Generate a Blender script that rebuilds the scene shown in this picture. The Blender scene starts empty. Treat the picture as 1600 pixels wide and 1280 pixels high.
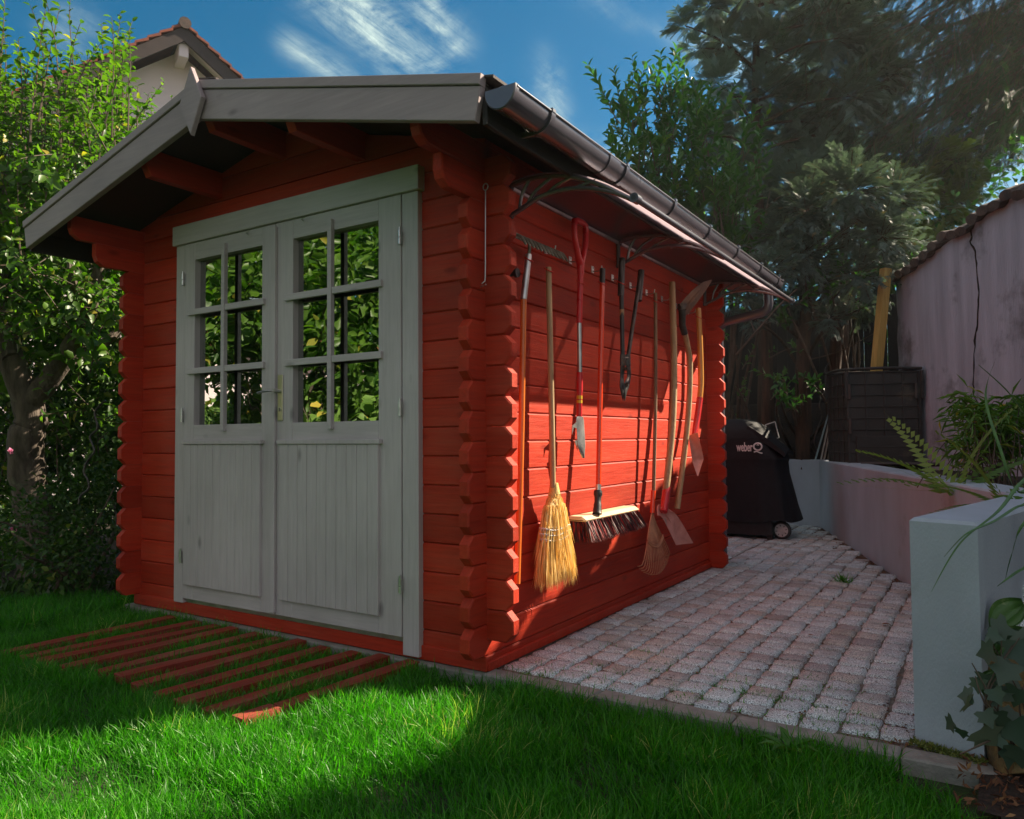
import bpy, bmesh, math, random
import numpy as np
from mathutils import Vector, Matrix, noise
random.seed(7); rg = np.random.default_rng(11)
R = math.radians
SC = bpy.context.scene
COL = SC.collection

# ------------------------------------------------------------------ camera
CX, CY, CZ, YAW, PIT, ROL, FPX = 1.7619, -2.5556, 0.95, 0.5689, 0.0370, -0.0072, 1178.96
cF = Vector((-math.sin(YAW)*math.cos(PIT), math.cos(YAW)*math.cos(PIT), math.sin(PIT)))
cR0 = Vector((math.cos(YAW), math.sin(YAW), 0)); cU0 = cR0.cross(cF)
cR = math.cos(ROL)*cR0 + math.sin(ROL)*cU0; cU = -math.sin(ROL)*cR0 + math.cos(ROL)*cU0
cC = Vector((CX, CY, CZ))
cd = bpy.data.cameras.new('camera'); cam = bpy.data.objects.new('camera', cd); COL.objects.link(cam)
m4 = Matrix((cR, cU, -cF)).transposed().to_4x4(); m4.translation = cC
cam.matrix_world = m4
cd.sensor_width = 36; cd.lens = FPX/1600*36; cd.clip_end = 2000; cd.clip_start = 0.02
SC.camera = cam
def ray(px, py): return cF + cR*((px-800)/FPX) + cU*((640-py)/FPX)
def P(px, py, t): return cC + ray(px, py)*t                    # the point seen at a pixel of the photo, t metres deep
def on(px, py, ax, v):
    d = ray(px, py); return cC + d*((v-cC[ax])/d[ax])

# ------------------------------------------------------------------ light
SUN_AZ, SUN_EL = R(35.0), R(35.0)
SD = Vector((math.sin(SUN_AZ)*math.cos(SUN_EL), math.cos(SUN_AZ)*math.cos(SUN_EL), math.sin(SUN_EL)))
sl = bpy.data.lights.new('sun', 'SUN'); sl.energy = 5.0; sl.angle = R(0.55); sl.color = (1.0, 0.86, 0.66)
so = bpy.data.objects.new('sun', sl); COL.objects.link(so); so.rotation_euler = SD.to_track_quat('Z', 'Y').to_euler()
so.location = (6, 10, 8)
W = bpy.data.worlds.new('World'); SC.world = W; W.use_nodes = True
def build_world():
    nt = W.node_tree; N = nt.nodes; L = nt.links; N.clear()
    out = N.new('ShaderNodeOutputWorld'); bg = N.new('ShaderNodeBackground'); bg.inputs[1].default_value = 0.11
    sky = N.new('ShaderNodeTexSky'); sky.sky_type = 'NISHITA'; sky.sun_disc = False
    sky.sun_elevation = SUN_EL; sky.sun_rotation = SUN_AZ; sky.ozone_density = 3.0; sky.air_density = 1.0; sky.dust_density = 0.4
    hs = N.new('ShaderNodeHueSaturation'); hs.inputs['Hue'].default_value = 0.483; hs.inputs['Saturation'].default_value = 1.45; hs.inputs['Value'].default_value = 0.35
    L.new(sky.outputs[0], hs.inputs['Color'])
    tc = N.new('ShaderNodeTexCoord')
    def vm(op, a, b):
        n = N.new('ShaderNodeVectorMath'); n.operation = op
        for i, v in enumerate((a, b)):
            if isinstance(v, (tuple, Vector)): n.inputs[i].default_value = tuple(v)
            else: L.new(v, n.inputs[i])
        return n
    def mt(op, a, b=0.0, clamp=False):
        n = N.new('ShaderNodeMath'); n.operation = op; n.use_clamp = clamp
        for i, v in enumerate((a, b)):
            if isinstance(v, (int, float)): n.inputs[i].default_value = v
            else: L.new(v, n.inputs[i])
        return n.outputs[0]
    D = tc.outputs['Generated']
    total = None
    # wisps of cloud: sky directions of their two ends, half width, weight
    for (a, b, w, k) in [((440, -70), (700, 130), 34, 1.5), ((610, -70), (716, 92), 26, 1.1), ((440, 60), (560, 130), 20, .5), ((850, 90), (880, 250), 20, .6),
                         ((870, 215), (1090, 270), 20, .5), ((60, 20), (160, 70), 26, .45), ((900, -10), (1110, 90), 14, .25), ((-200, 300), (500, 420), 60, .4), ((900, 380), (1500, 330), 60, .7),
                         ((1330, 250), (1700, 200), 110, .9), ((1080, 60), (1260, 110), 40, .6)]:
        A = ray(*a).normalized(); B = ray(*b).normalized()
        c = (A+B).normalized(); u = (B-A).normalized(); v = c.cross(u).normalized()
        lu = (B-A).length/2; lv = w/FPX
        rel = vm('SUBTRACT', D, c)
        du = mt('DIVIDE', vm('DOT_PRODUCT', rel.outputs[0], u).outputs['Value'], lu)
        dv = mt('DIVIDE', vm('DOT_PRODUCT', rel.outputs[0], v).outputs['Value'], lv)
        r2 = mt('ADD', mt('POWER', mt('ABSOLUTE', du), 4.0), mt('MULTIPLY', dv, dv))
        e = mt('MULTIPLY', mt('EXPONENT', mt('MULTIPLY', r2, -1.0)), k)
        fr = mt('GREATER_THAN', vm('DOT_PRODUCT', D, c).outputs['Value'], 0.0)
        e = mt('MULTIPLY', e, fr)
        total = e if total is None else mt('MAXIMUM', total, e)
    mp = N.new('ShaderNodeMapping'); L.new(D, mp.inputs[0]); mp.inputs['Scale'].default_value = (4.0, 4.0, 7.0)
    mp.inputs['Rotation'].default_value = (0.5, 0.35, 0)
    nz = N.new('ShaderNodeTexNoise'); L.new(mp.outputs[0], nz.inputs['Vector']); nz.inputs['Scale'].default_value = 2.6; nz.inputs['Detail'].default_value = 12; nz.inputs['Roughness'].default_value = 0.66; nz.inputs['Distortion'].default_value = 0.5
    A = ray(440, -70).normalized(); B = ray(700, 130).normalized(); c = (A+B).normalized(); u = (B-A).normalized(); v = c.cross(u).normalized()
    cb = N.new('ShaderNodeCombineXYZ')
    for i, (ax, k) in enumerate(((u, 4.0), (v, 26.0), (c, 4.0))): L.new(mt('MULTIPLY', vm('DOT_PRODUCT', D, ax).outputs['Value'], k), cb.inputs[i])
    fib = N.new('ShaderNodeTexNoise'); L.new(cb.outputs[0], fib.inputs['Vector']); fib.inputs['Scale'].default_value = 1.6; fib.inputs['Detail'].default_value = 10; fib.inputs['Roughness'].default_value = .7; fib.inputs['Distortion'].default_value = .3
    fibm = mt('MULTIPLY', mt('SUBTRACT', fib.outputs['Fac'], 0.30, True), 3.0)
    nn = mt('MULTIPLY', mt('SUBTRACT', nz.outputs['Fac'], 0.34), 3.8)
    # noise for the fill cloud added outside the view
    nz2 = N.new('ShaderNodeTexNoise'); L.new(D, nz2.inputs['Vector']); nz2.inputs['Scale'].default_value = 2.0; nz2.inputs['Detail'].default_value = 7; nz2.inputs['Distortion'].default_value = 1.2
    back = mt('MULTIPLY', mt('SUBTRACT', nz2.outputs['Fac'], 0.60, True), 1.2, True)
    away = mt('MULTIPLY', mt('SUBTRACT', 0.50, vm('DOT_PRODUCT', D, Vector((cF.x, cF.y, 0.05)).normalized()).outputs['Value']), 3.0, True)   # bright cloud added over the unseen sky to whiten the ambient light
    fill_cloud = mt('MULTIPLY', away, mt('MULTIPLY', mt('SUBTRACT', nz2.outputs['Fac'], 0.34, True), 3.2, True), True)
    f = mt('MULTIPLY', mt('MULTIPLY', total, nn), fibm, True)
    mx = N.new('ShaderNodeMix'); mx.data_type = 'RGBA'; L.new(f, mx.inputs[0]); L.new(hs.outputs[0], mx.inputs[6]); mx.inputs[7].default_value = (2.9, 3.5, 3.1, 1)
    m2 = N.new('ShaderNodeMix'); m2.data_type = 'RGBA'; L.new(fill_cloud, m2.inputs[0]); L.new(mx.outputs[2], m2.inputs[6]); m2.inputs[7].default_value = (2.65, 2.45, 2.3, 1)
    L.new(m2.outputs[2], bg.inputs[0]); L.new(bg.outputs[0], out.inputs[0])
build_world()
SC.view_settings.view_transform = 'Standard'; SC.view_settings.look = 'None'
SC.view_settings.exposure = 1.48; SC.view_settings.gamma = 1; SC.view_settings.use_curve_mapping = False
try:
    SC.cycles.max_bounces = 8; SC.cycles.transparent_max_bounces = 12; SC.cycles.caustics_reflective = False; SC.cycles.caustics_refractive = False
except Exception: pass

# ------------------------------------------------------------------ naming helpers
def tag(o, label=None, cat=None, group=None, kind=None):
    if label: o['label'] = label
    if cat: o['category'] = cat
    if group: o['group'] = group
    if kind: o['kind'] = kind
    return o
def empty(name, loc=(0, 0, 0), rz=0.0, label=None, cat=None, group=None):
    o = bpy.data.objects.new(name, None); COL.objects.link(o); o.location = loc; o.rotation_euler = (0, 0, rz); o.empty_display_size = .1
    return tag(o, label, cat, group)
def link(name, me, mat, parent=None, world=True):
    o = bpy.data.objects.new(name, me); COL.objects.link(o)
    for m in (mat if isinstance(mat, (list, tuple)) else [mat]): me.materials.append(m)
    if parent is not None:
        o.parent = parent
        if world:
            p = parent; mw = Matrix.Identity(4)
            chain = []
            while p is not None: chain.append(p); p = p.parent
            for q in reversed(chain): mw = mw @ q.matrix_parent_inverse @ q.matrix_basis
            o.matrix_parent_inverse = mw.inverted()
    return o
def done(name, bm, mat, parent=None, smooth=False, world=True):
    me = bpy.data.meshes.new(name)
    bmesh.ops.recalc_face_normals(bm, faces=bm.faces)
    bm.to_mesh(me); bm.free()
    if smooth:
        me.polygons.foreach_set('use_smooth', [True]*len(me.polygons))
        try: me.set_sharp_from_angle(angle=R(40))
        except Exception: pass
    return link(name, me, mat, parent, world)
def copy_tree(o, parent=None):
    c = o.copy(); COL.objects.link(c); c.parent = parent
    for ch in list(o.children): copy_tree(ch, c)
    return c

# ------------------------------------------------------------------ shape helpers (bmesh)
def offset_poly(pts, d):
    n = len(pts); out = []
    area = sum(pts[i][0]*pts[(i+1) % n][1]-pts[(i+1) % n][0]*pts[i][1] for i in range(n))
    s = 1 if area > 0 else -1
    for i in range(n):
        p0 = Vector(pts[i-1]); p1 = Vector(pts[i]); p2 = Vector(pts[(i+1) % n])
        a = (p1-p0).normalized(); b = (p2-p1).normalized()
        na = Vector((-a.y, a.x))*s; nb = Vector((-b.y, b.x))*s
        k = 1+na.dot(nb)
        out.append(p1+(na+nb)*(d/max(k, .3)))
    return out
def prism(bm, pts, org, u, v, w, d0, d1, bev=0.0, bev0=None, mi=0):
    """polygon pts in (u,v), from depth d0 to d1 along w, edges of both caps bevelled"""
    org, u, v, w = Vector(org), Vector(u), Vector(v), Vector(w)
    bev0 = bev if bev0 is None else bev0
    rings = []
    n = len(pts); sg = 1 if d1 > d0 else -1
    def ring(pp, d): return [bm.verts.new(org+u*p[0]+v*p[1]+w*d) for p in pp]
    if bev0 > 0: rings.append(ring(offset_poly(pts, bev0), d0)); rings.append(ring(pts, d0+sg*bev0))
    else: rings.append(ring(pts, d0))
    if bev > 0: rings.append(ring(pts, d1-sg*bev)); rings.append(ring(offset_poly(pts, bev), d1))
    else: rings.append(ring(pts, d1))
    fs = [bm.faces.new(rings[0]), bm.faces.new(list(reversed(rings[-1])))]
    for a, b in zip(rings, rings[1:]):
        for i in range(n):
            fs.append(bm.faces.new((a[i], b[i], b[(i+1) % n], a[(i+1) % n])))
    for f in fs: f.material_index = mi
X, Y, Z = Vector((1, 0, 0)), Vector((0, 1, 0)), Vector((0, 0, 1))
def box(bm, x0, x1, y0, y1, z0, z1, bev=0.002, mi=0):
    """axis box; all edges bevelled"""
    bev = min(bev, abs(x1-x0)*.3, abs(y1-y0)*.3, abs(z1-z0)*.3)
    pts = [(x0, z0), (x1, z0), (x1, z1), (x0, z1)]
    if bev > 0:
        c = bev
        pts = [(x0+c, z0), (x1-c, z0), (x1, z0+c), (x1, z1-c), (x1-c, z1), (x0+c, z1), (x0, z1-c), (x0, z0+c)]
    prism(bm, pts, (0, 0, 0), X, Z, Y, y0, y1, bev*.8, mi=mi)
def frame_of(d, hint=Z):
    d = d.normalized(); h = hint
    if abs(d.dot(h)) > .95: h = X
    a = d.cross(h).normalized(); b = a.cross(d).normalized(); return a, b
def tube(bm, pts, r, seg=10, cap=True, flat=1.0, hint=Z, mi=0):
    pts = [Vector(p) for p in pts]; n = len(pts)
    rr = r if isinstance(r, (list, tuple)) else [r]*n
    a = None; rings = []
    for i in range(n):
        d = (pts[min(i+1, n-1)]-pts[max(i-1, 0)]).normalized()
        if a is None: a, b = frame_of(d, hint)
        else:
            a = (a-d*a.dot(d)).normalized(); b = a.cross(d).normalized()
        rings.append([bm.verts.new(pts[i]+(a*math.cos(t)+b*math.sin(t)*flat)*rr[i]) for t in [2*math.pi*k/seg for k in range(seg)]])
    for p, q in zip(rings, rings[1:]):
        for k in range(seg):
            f = bm.faces.new((p[k], p[(k+1) % seg], q[(k+1) % seg], q[k])); f.material_index = mi
    if cap:
        bm.faces.new(rings[0]).material_index = mi; bm.faces.new(list(reversed(rings[-1]))).material_index = mi
def smoothpath(pts, k=6):
    pts = [Vector(p) for p in pts]; out = []
    n = len(pts)
    for i in range(n-1):
        p0, p1, p2, p3 = pts[max(i-1, 0)], pts[i], pts[i+1], pts[min(i+2, n-1)]
        for j in range(k):
            t = j/k
            out.append(.5*((2*p1)+(-p0+p2)*t+(2*p0-5*p1+4*p2-p3)*t*t+(-p0+3*p1-3*p2+p3)*t**3))
    out.append(pts[-1]); return out
def grid_surface(bm, fn, nu, nv, thick=None, mi=0):
    vs = [[bm.verts.new(fn(i/nu, j/nv)) for j in range(nv+1)] for i in range(nu+1)]
    for i in range(nu):
        for j in range(nv):
            bm.faces.new((vs[i][j], vs[i+1][j], vs[i+1][j+1], vs[i][j+1])).material_index = mi
    return vs
def slab_surface(bm, fn, nu, nv, off, mi=0):
    """a curved sheet with real thickness: off(u,v) is the vector to its other side"""
    A = [[bm.verts.new(fn(i/nu, j/nv)) for j in range(nv+1)] for i in range(nu+1)]
    B = [[bm.verts.new(Vector(fn(i/nu, j/nv))+off(i/nu, j/nv)) for j in range(nv+1)] for i in range(nu+1)]
    for i in range(nu):
        for j in range(nv):
            bm.faces.new((A[i][j], A[i+1][j], A[i+1][j+1], A[i][j+1])).material_index = mi
            bm.faces.new((B[i][j], B[i][j+1], B[i+1][j+1], B[i+1][j])).material_index = mi
    for i in range(nu):
        bm.faces.new((A[i][0], B[i][0], B[i+1][0], A[i+1][0])).material_index = mi
        bm.faces.new((A[i][nv], A[i+1][nv], B[i+1][nv], B[i][nv])).material_index = mi
    for j in range(nv):
        bm.faces.new((A[0][j], A[0][j+1], B[0][j+1], B[0][j])).material_index = mi
        bm.faces.new((A[nu][j], B[nu][j], B[nu][j+1], A[nu][j+1])).material_index = mi

# ------------------------------------------------------------------ materials
def mat(name, c1, c2=None, rough=.6, nscale=6.0, stretch=(1, 1, 1), bump=.0, bscale=60.0, metal=0.0, spec=.5, coat=0.0, detail=6, lo=.35, hi=.65, c3=None, c3s=2.0, c3t=.62, rvar=.12):
    m = bpy.data.materials.new(name); m.use_nodes = True; nt = m.node_tree; N = nt.nodes; L = nt.links
    b = N['Principled BSDF']; b.inputs['Roughness'].default_value = rough; b.inputs['Metallic'].default_value = metal
    b.inputs['Specular IOR Level'].default_value = spec; b.inputs['Coat Weight'].default_value = coat; b.inputs['Coat Roughness'].default_value = .2
    c2 = c2 or tuple(x*.75 for x in c1)
    tc = N.new('ShaderNodeTexCoord'); mp = N.new('ShaderNodeMapping'); mp.inputs['Scale'].default_value = stretch
    L.new(tc.outputs['Object'], mp.inputs[0])
    nz = N.new('ShaderNodeTexNoise'); nz.inputs['Scale'].default_value = nscale; nz.inputs['Detail'].default_value = detail; nz.inputs['Roughness'].default_value = .6
    L.new(mp.outputs[0], nz.inputs['Vector'])
    cr = N.new('ShaderNodeValToRGB'); cr.color_ramp.elements[0].position = lo; cr.color_ramp.elements[1].position = hi
    cr.color_ramp.elements[0].color = (*c2, 1); cr.color_ramp.elements[1].color = (*c1, 1)
    L.new(nz.outputs['Fac'], cr.inputs[0]); col = cr.outputs[0]
    if c3:
        n3 = N.new('ShaderNodeTexNoise'); n3.inputs['Scale'].default_value = c3s; n3.inputs['Detail'].default_value = 8; n3.inputs['Roughness'].default_value = .65; L.new(tc.outputs['Object'], n3.inputs['Vector'])
        r3 = N.new('ShaderNodeValToRGB'); r3.color_ramp.elements[0].position = c3t; r3.color_ramp.elements[1].position = min(c3t+.12, 1)
        L.new(n3.outputs['Fac'], r3.inputs[0])
        mx = N.new('ShaderNodeMix'); mx.data_type = 'RGBA'; L.new(r3.outputs[0], mx.inputs[0]); L.new(col, mx.inputs[6]); mx.inputs[7].default_value = (*c3, 1); col = mx.outputs[2]
    L.new(col, b.inputs['Base Color'])
    rm = N.new('ShaderNodeMapRange'); rm.inputs['To Min'].default_value = max(rough-rvar, .02); rm.inputs['To Max'].default_value = min(rough+rvar, 1)
    L.new(nz.outputs['Fac'], rm.inputs['Value']); L.new(rm.outputs[0], b.inputs['Roughness'])
    if bump:
        n2 = N.new('ShaderNodeTexNoise'); n2.inputs['Scale'].default_value = bscale; n2.inputs['Detail'].default_value = 5; L.new(mp.outputs[0], n2.inputs['Vector'])
        bp = N.new('ShaderNodeBump'); bp.inputs['Strength'].default_value = bump; bp.inputs['Distance'].default_value = .01
        L.new(n2.outputs['Fac'], bp.inputs['Height']); L.new(bp.outputs[0], b.inputs['Normal'])
    return m
def painted_wood(name, c, axis, fade=None, rough=.5, var=.82, plank=None, bump=.35):
    """brushed paint on softwood: grain along axis, knots, board to board variation"""
    m = bpy.data.materials.new(name); m.use_nodes = True; nt = m.node_tree; N = nt.nodes; L = nt.links
    b = N['Principled BSDF']; b.inputs['Roughness'].default_value = rough; b.inputs['Specular IOR Level'].default_value = .20
    st = {'X': (1.2, 22, 22), 'Y': (22, 1.2, 22), 'Z': (22, 22, 1.2)}[axis]
    tc = N.new('ShaderNodeTexCoord'); mp = N.new('ShaderNodeMapping'); mp.inputs['Scale'].default_value = st; L.new(tc.outputs['Object'], mp.inputs[0])
    g = N.new('ShaderNodeTexNoise'); g.inputs['Scale'].default_value = 3.2; g.inputs['Detail'].default_value = 8; g.inputs['Roughness'].default_value = .7; g.inputs['Distortion'].default_value = .4; L.new(mp.outputs[0], g.inputs['Vector'])
    big = N.new('ShaderNodeTexNoise'); big.inputs['Scale'].default_value = 1.7; big.inputs['Detail'].default_value = 4; L.new(tc.outputs['Object'], big.inputs['Vector'])
    cr = N.new('ShaderNodeValToRGB'); cr.color_ramp.elements[0].position = .28; cr.color_ramp.elements[1].position = .7
    cr.color_ramp.elements[0].color = (*[x*var*.93 for x in c], 1); cr.color_ramp.elements[1].color = (*[min(1, x*1.08) for x in c], 1)
    L.new(g.outputs['Fac'], cr.inputs[0])
    mr = N.new('ShaderNodeMapRange'); mr.inputs['From Min'].default_value = .3; mr.inputs['From Max'].default_value = .7; mr.inputs['To Min'].default_value = .86; mr.inputs['To Max'].default_value = 1.1; L.new(big.outputs['Fac'], mr.inputs['Value'])
    mul = N.new('ShaderNodeVectorMath'); mul.operation = 'SCALE'; L.new(cr.outputs[0], mul.inputs[0]); L.new(mr.outputs[0], mul.inputs['Scale'])
    last = mul.outputs[0]
    if fade:                                              # thin, faded paint along the grain
        fn = N.new('ShaderNodeTexNoise'); fn.inputs['Scale'].default_value = 1.1; fn.inputs['Detail'].default_value = 10; fn.inputs['Roughness'].default_value = .75
        fm = N.new('ShaderNodeMapping'); fm.inputs['Scale'].default_value = tuple(a*.35 if a > 2 else a for a in st); L.new(tc.outputs['Object'], fm.inputs[0]); L.new(fm.outputs[0], fn.inputs['Vector'])
        fr_ = N.new('ShaderNodeMapRange'); fr_.inputs['From Min'].default_value = .46; fr_.inputs['From Max'].default_value = .72; fr_.inputs['To Max'].default_value = .62; L.new(fn.outputs['Fac'], fr_.inputs['Value'])
        fx = N.new('ShaderNodeMix'); fx.data_type = 'RGBA'; L.new(fr_.outputs[0], fx.inputs[0]); L.new(last, fx.inputs[6]); fx.inputs[7].default_value = (*fade, 1); last = fx.outputs[2]
    if plank:                                             # per-board tone: (axis index, pitch, offset)
        sx = N.new('ShaderNodeSeparateXYZ'); L.new(tc.outputs['Object'], sx.inputs[0])
        a = N.new('ShaderNodeMath'); a.operation = 'SUBTRACT'; L.new(sx.outputs[plank[0]], a.inputs[0]); a.inputs[1].default_value = plank[2]
        d = N.new('ShaderNodeMath'); d.operation = 'DIVIDE'; L.new(a.outputs[0], d.inputs[0]); d.inputs[1].default_value = plank[1]
        f = N.new('ShaderNodeMath'); f.operation = 'FLOOR'; L.new(d.outputs[0], f.inputs[0])
        wn = N.new('ShaderNodeTexWhiteNoise'); wn.noise_dimensions = '1D'; L.new(f.outputs[0], wn.inputs['W'])
        m2 = N.new('ShaderNodeMapRange'); m2.inputs['To Min'].default_value = .78; m2.inputs['To Max'].default_value = 1.14; L.new(wn.outputs['Value'], m2.inputs['Value'])
        s2 = N.new('ShaderNodeVectorMath'); s2.operation = 'SCALE'; L.new(last, s2.inputs[0]); L.new(m2.outputs[0], s2.inputs['Scale']); last = s2.outputs[0]
    # knots: sparse voronoi dots
    mk = N.new('ShaderNodeMapping'); mk.inputs['Scale'].default_value = {'X': (3, 7, 7), 'Y': (7, 3, 7), 'Z': (7, 7, 3)}[axis]; L.new(tc.outputs['Object'], mk.inputs[0])
    vo = N.new('ShaderNodeTexVoronoi'); vo.inputs['Scale'].default_value = 1.0; vo.inputs['Randomness'].default_value = 1.0; L.new(mk.outputs[0], vo.inputs['Vector'])
    kr = N.new('ShaderNodeValToRGB'); kr.color_ramp.elements[0].position = .045; kr.color_ramp.elements[1].position = .135
    kr.color_ramp.elements[0].color = (.75, .75, .75, 1); kr.color_ramp.elements[1].color = (0, 0, 0, 1); L.new(vo.outputs['Distance'], kr.inputs[0])
    mx = N.new('ShaderNodeMix'); mx.data_type = 'RGBA'; L.new(kr.outputs[0], mx.inputs[0]); L.new(last, mx.inputs[6]); mx.inputs[7].default_value = (*[x*.42 for x in c], 1)
    L.new(mx.outputs[2], b.inputs['Base Color'])
    bp = N.new('ShaderNodeBump'); bp.inputs['Strength'].default_value = bump; bp.inputs['Distance'].default_value = .004; L.new(g.outputs['Fac'], bp.inputs['Height']); L.new(bp.outputs[0], b.inputs['Normal'])
    rr = N.new('ShaderNodeMapRange'); rr.inputs['To Min'].default_value = rough-.12; rr.inputs['To Max'].default_value = rough+.2; L.new(g.outputs['Fac'], rr.inputs['Value']); L.new(rr.outputs[0], b.inputs['Roughness'])
    return m
def leafmat(name, c1, c2, c3=None, trans=.35, rough=.45, spec=.4, tint=(1.0, 1.25, .35)):
    m = bpy.data.materials.new(name); m.use_nodes = True; nt = m.node_tree; N = nt.nodes; L = nt.links
    b = N['Principled BSDF']; b.inputs['Roughness'].default_value = rough; b.inputs['Specular IOR Level'].default_value = spec
    at = N.new('ShaderNodeAttribute'); at.attribute_name = 'rnd'
    cr = N.new('ShaderNodeValToRGB'); cr.color_ramp.elements[0].color = (*c1, 1); cr.color_ramp.elements[1].color = (*c2, 1)
    cr.color_ramp.elements[1].position = .9
    if c3:
        e = cr.color_ramp.elements.new(1.0); e.color = (*c3, 1)
        e2 = cr.color_ramp.elements.new(.955); e2.color = (*c2, 1)
    L.new(at.outputs['Fac'], cr.inputs[0]); L.new(cr.outputs[0], b.inputs['Base Color'])
    tr = N.new('ShaderNodeBsdfTranslucent'); mul = N.new('ShaderNodeMix'); mul.data_type = 'RGBA'; mul.blend_type = 'MULTIPLY'; mul.inputs[0].default_value = 1
    L.new(cr.outputs[0], mul.inputs[6]); mul.inputs[7].default_value = (*[min(t*1.6, 4) for t in tint], 1); L.new(mul.outputs[2], tr.inputs[0])
    ms = N.new('ShaderNodeMixShader'); ms.inputs[0].default_value = trans; L.new(b.outputs[0], ms.inputs[1]); L.new(tr.outputs[0], ms.inputs[2])
    L.new(ms.outputs[0], N['Material Output'].inputs[0])
    return m
def glassmat(name, tint, mixf=.38, tr=(.8, .85, .82), rough=0.0, tl=None, tlf=0.0):
    m = bpy.data.materials.new(name); m.use_nodes = True; nt = m.node_tree; N = nt.nodes; L = nt.links; N.remove(N['Principled BSDF'])
    t = N.new('ShaderNodeBsdfTransparent'); t.inputs[0].default_value = (*tr, 1)
    wv = N.new('ShaderNodeTexNoise'); wv.inputs['Scale'].default_value = 5.0; wv.inputs['Detail'].default_value = 1; wt = N.new('ShaderNodeTexCoord'); L.new(wt.outputs['Object'], wv.inputs['Vector'])
    wb = N.new('ShaderNodeBump'); wb.inputs['Strength'].default_value = .12; wb.inputs['Distance'].default_value = .01; L.new(wv.outputs['Fac'], wb.inputs['Height'])
    g = N.new('ShaderNodeBsdfGlossy'); L.new(wb.outputs[0], g.inputs['Normal']); g.inputs[0].default_value = (*tint, 1); g.inputs['Roughness'].default_value = rough
    s = N.new('ShaderNodeMixShader'); s.inputs[0].default_value = mixf; src = t.outputs[0]
    if tl:
        q = N.new('ShaderNodeBsdfTranslucent'); q.inputs[0].default_value = (*tl, 1); s0 = N.new('ShaderNodeMixShader'); s0.inputs[0].default_value = tlf
        L.new(src, s0.inputs[1]); L.new(q.outputs[0], s0.inputs[2]); src = s0.outputs[0]
    L.new(src, s.inputs[1]); L.new(g.outputs[0], s.inputs[2]); L.new(s.outputs[0], N['Material Output'].inputs[0])
    return m

RED = (.50, .039, .016)
PITCH = .1243
M = {}
M['red_x'] = painted_wood('red_paint_front', RED, 'X', fade=(.48, .09, .052), var=.70, bump=.6, plank=(2, PITCH, .0014))
M['red_y'] = painted_wood('red_paint_side', RED, 'Y', fade=(.52, .070, .028), var=.70, bump=.6, plank=(2, PITCH, .0635))
M['red_z'] = painted_wood('red_paint', RED, 'Y')
M['grey_z'] = painted_wood('grey_paint_upright', (.53, .475, .49), 'Z', var=.92, rough=.42, bump=.2)
M['grey_x'] = painted_wood('grey_paint_level', (.53, .475, .49), 'X', var=.92, rough=.42, bump=.2)
M['barge'] = painted_wood('taupe_paint', (.36, .29, .30), 'X', var=.9, rough=.45, bump=.2)
M['dark_trim'] = painted_wood('dark_fascia_paint', (.05, .045, .045), 'Y', var=.85)
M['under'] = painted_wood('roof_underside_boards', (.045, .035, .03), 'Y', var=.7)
M['roof'] = mat('bitumen_shingle', (.10, .075, .07), (.06, .05, .05), .85, 40, bump=.5, bscale=200)
M['concrete'] = mat('concrete', (.33, .31, .28), (.20, .19, .17), .9, 9, bump=.5, bscale=80, c3=(.12, .14, .08), c3s=3)
M['pvc'] = mat('dark_pvc', (.095, .088, .108), (.075, .069, .085), .25, 3, spec=.8, rvar=.06, coat=.35)
M['black_plastic'] = mat('black_plastic', (.03, .03, .032), (.02, .02, .02), .38, 20, bump=.1)
M['steel'] = mat('zinc_steel', (.62, .62, .60), (.45, .45, .44), .33, 12, metal=.9, rvar=.1)
M['brass'] = mat('worn_handle_plate', (.62, .58, .40), (.50, .48, .36), .35, 8, metal=.8)
M['iron'] = mat('dark_worn_iron', (.10, .095, .09), (.05, .045, .045), .45, 18, metal=.6, bump=.2, c3=(.15, .07, .03), c3s=14, c3t=.6)
M['ash'] = mat('weathered_ash_handle', (.50, .34, .18), (.33, .20, .10), .5, 8, stretch=(8, 8, .6), bump=.2, bscale=30)
M['oldwood'] = mat('old_grey_handle', (.28, .17, .09), (.15, .085, .05), .55, 8, stretch=(8, 8, .6), bump=.25, bscale=30)
M['orangewood'] = mat('orange_varnished_handle', (.74, .20, .03), (.55, .11, .015), .28, 6, stretch=(8, 8, .6), coat=.4)
M['yellowwood'] = mat('yellow_varnished_handle', (.70, .34, .07), (.55, .22, .04), .3, 6, stretch=(8, 8, .6), coat=.3)
M['redmetal'] = mat('red_enamel', (.62, .02, .02), (.50, .015, .02), .28, 12, coat=.4, c3=(.25, .1, .08), c3s=30, c3t=.66)
M['redplastic'] = mat('red_plastic', (.60, .02, .025), (.5, .015, .02), .3, 12)
M['orangered'] = mat('orange_red_tube', (.80, .06, .012), (.72, .05, .01), .22, 8, coat=.5)
M['pinkblade'] = mat('faded_red_blade', (.80, .36, .30), (.64, .24, .19), .4, 14, metal=.15, c3=(.36, .30, .24), c3s=16, c3t=.60, bump=.15)
M['straw'] = mat('broom_straw', (.80, .57, .20), (.58, .36, .09), .55, 40, stretch=(6, 6, 1), bump=.3)
M['twine'] = mat('white_twine', (.75, .72, .68), None, .8, 30)
M['cord'] = mat('red_cord', (.7, .04, .02), None, .6, 30)
M['bristle'] = mat('dark_bristle', (.10, .02, .02), (.03, .01, .012), .6, 50)
M['bristle_red'] = mat('red_bristle', (.50, .03, .03), (.3, .02, .02), .5, 50)
M['palewood'] = mat('pale_broom_head', (.72, .55, .34), (.6, .44, .26), .5, 10)
M['yellow'] = mat('yellow_sticker', (.8, .5, .02), None, .4, 30)
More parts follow.
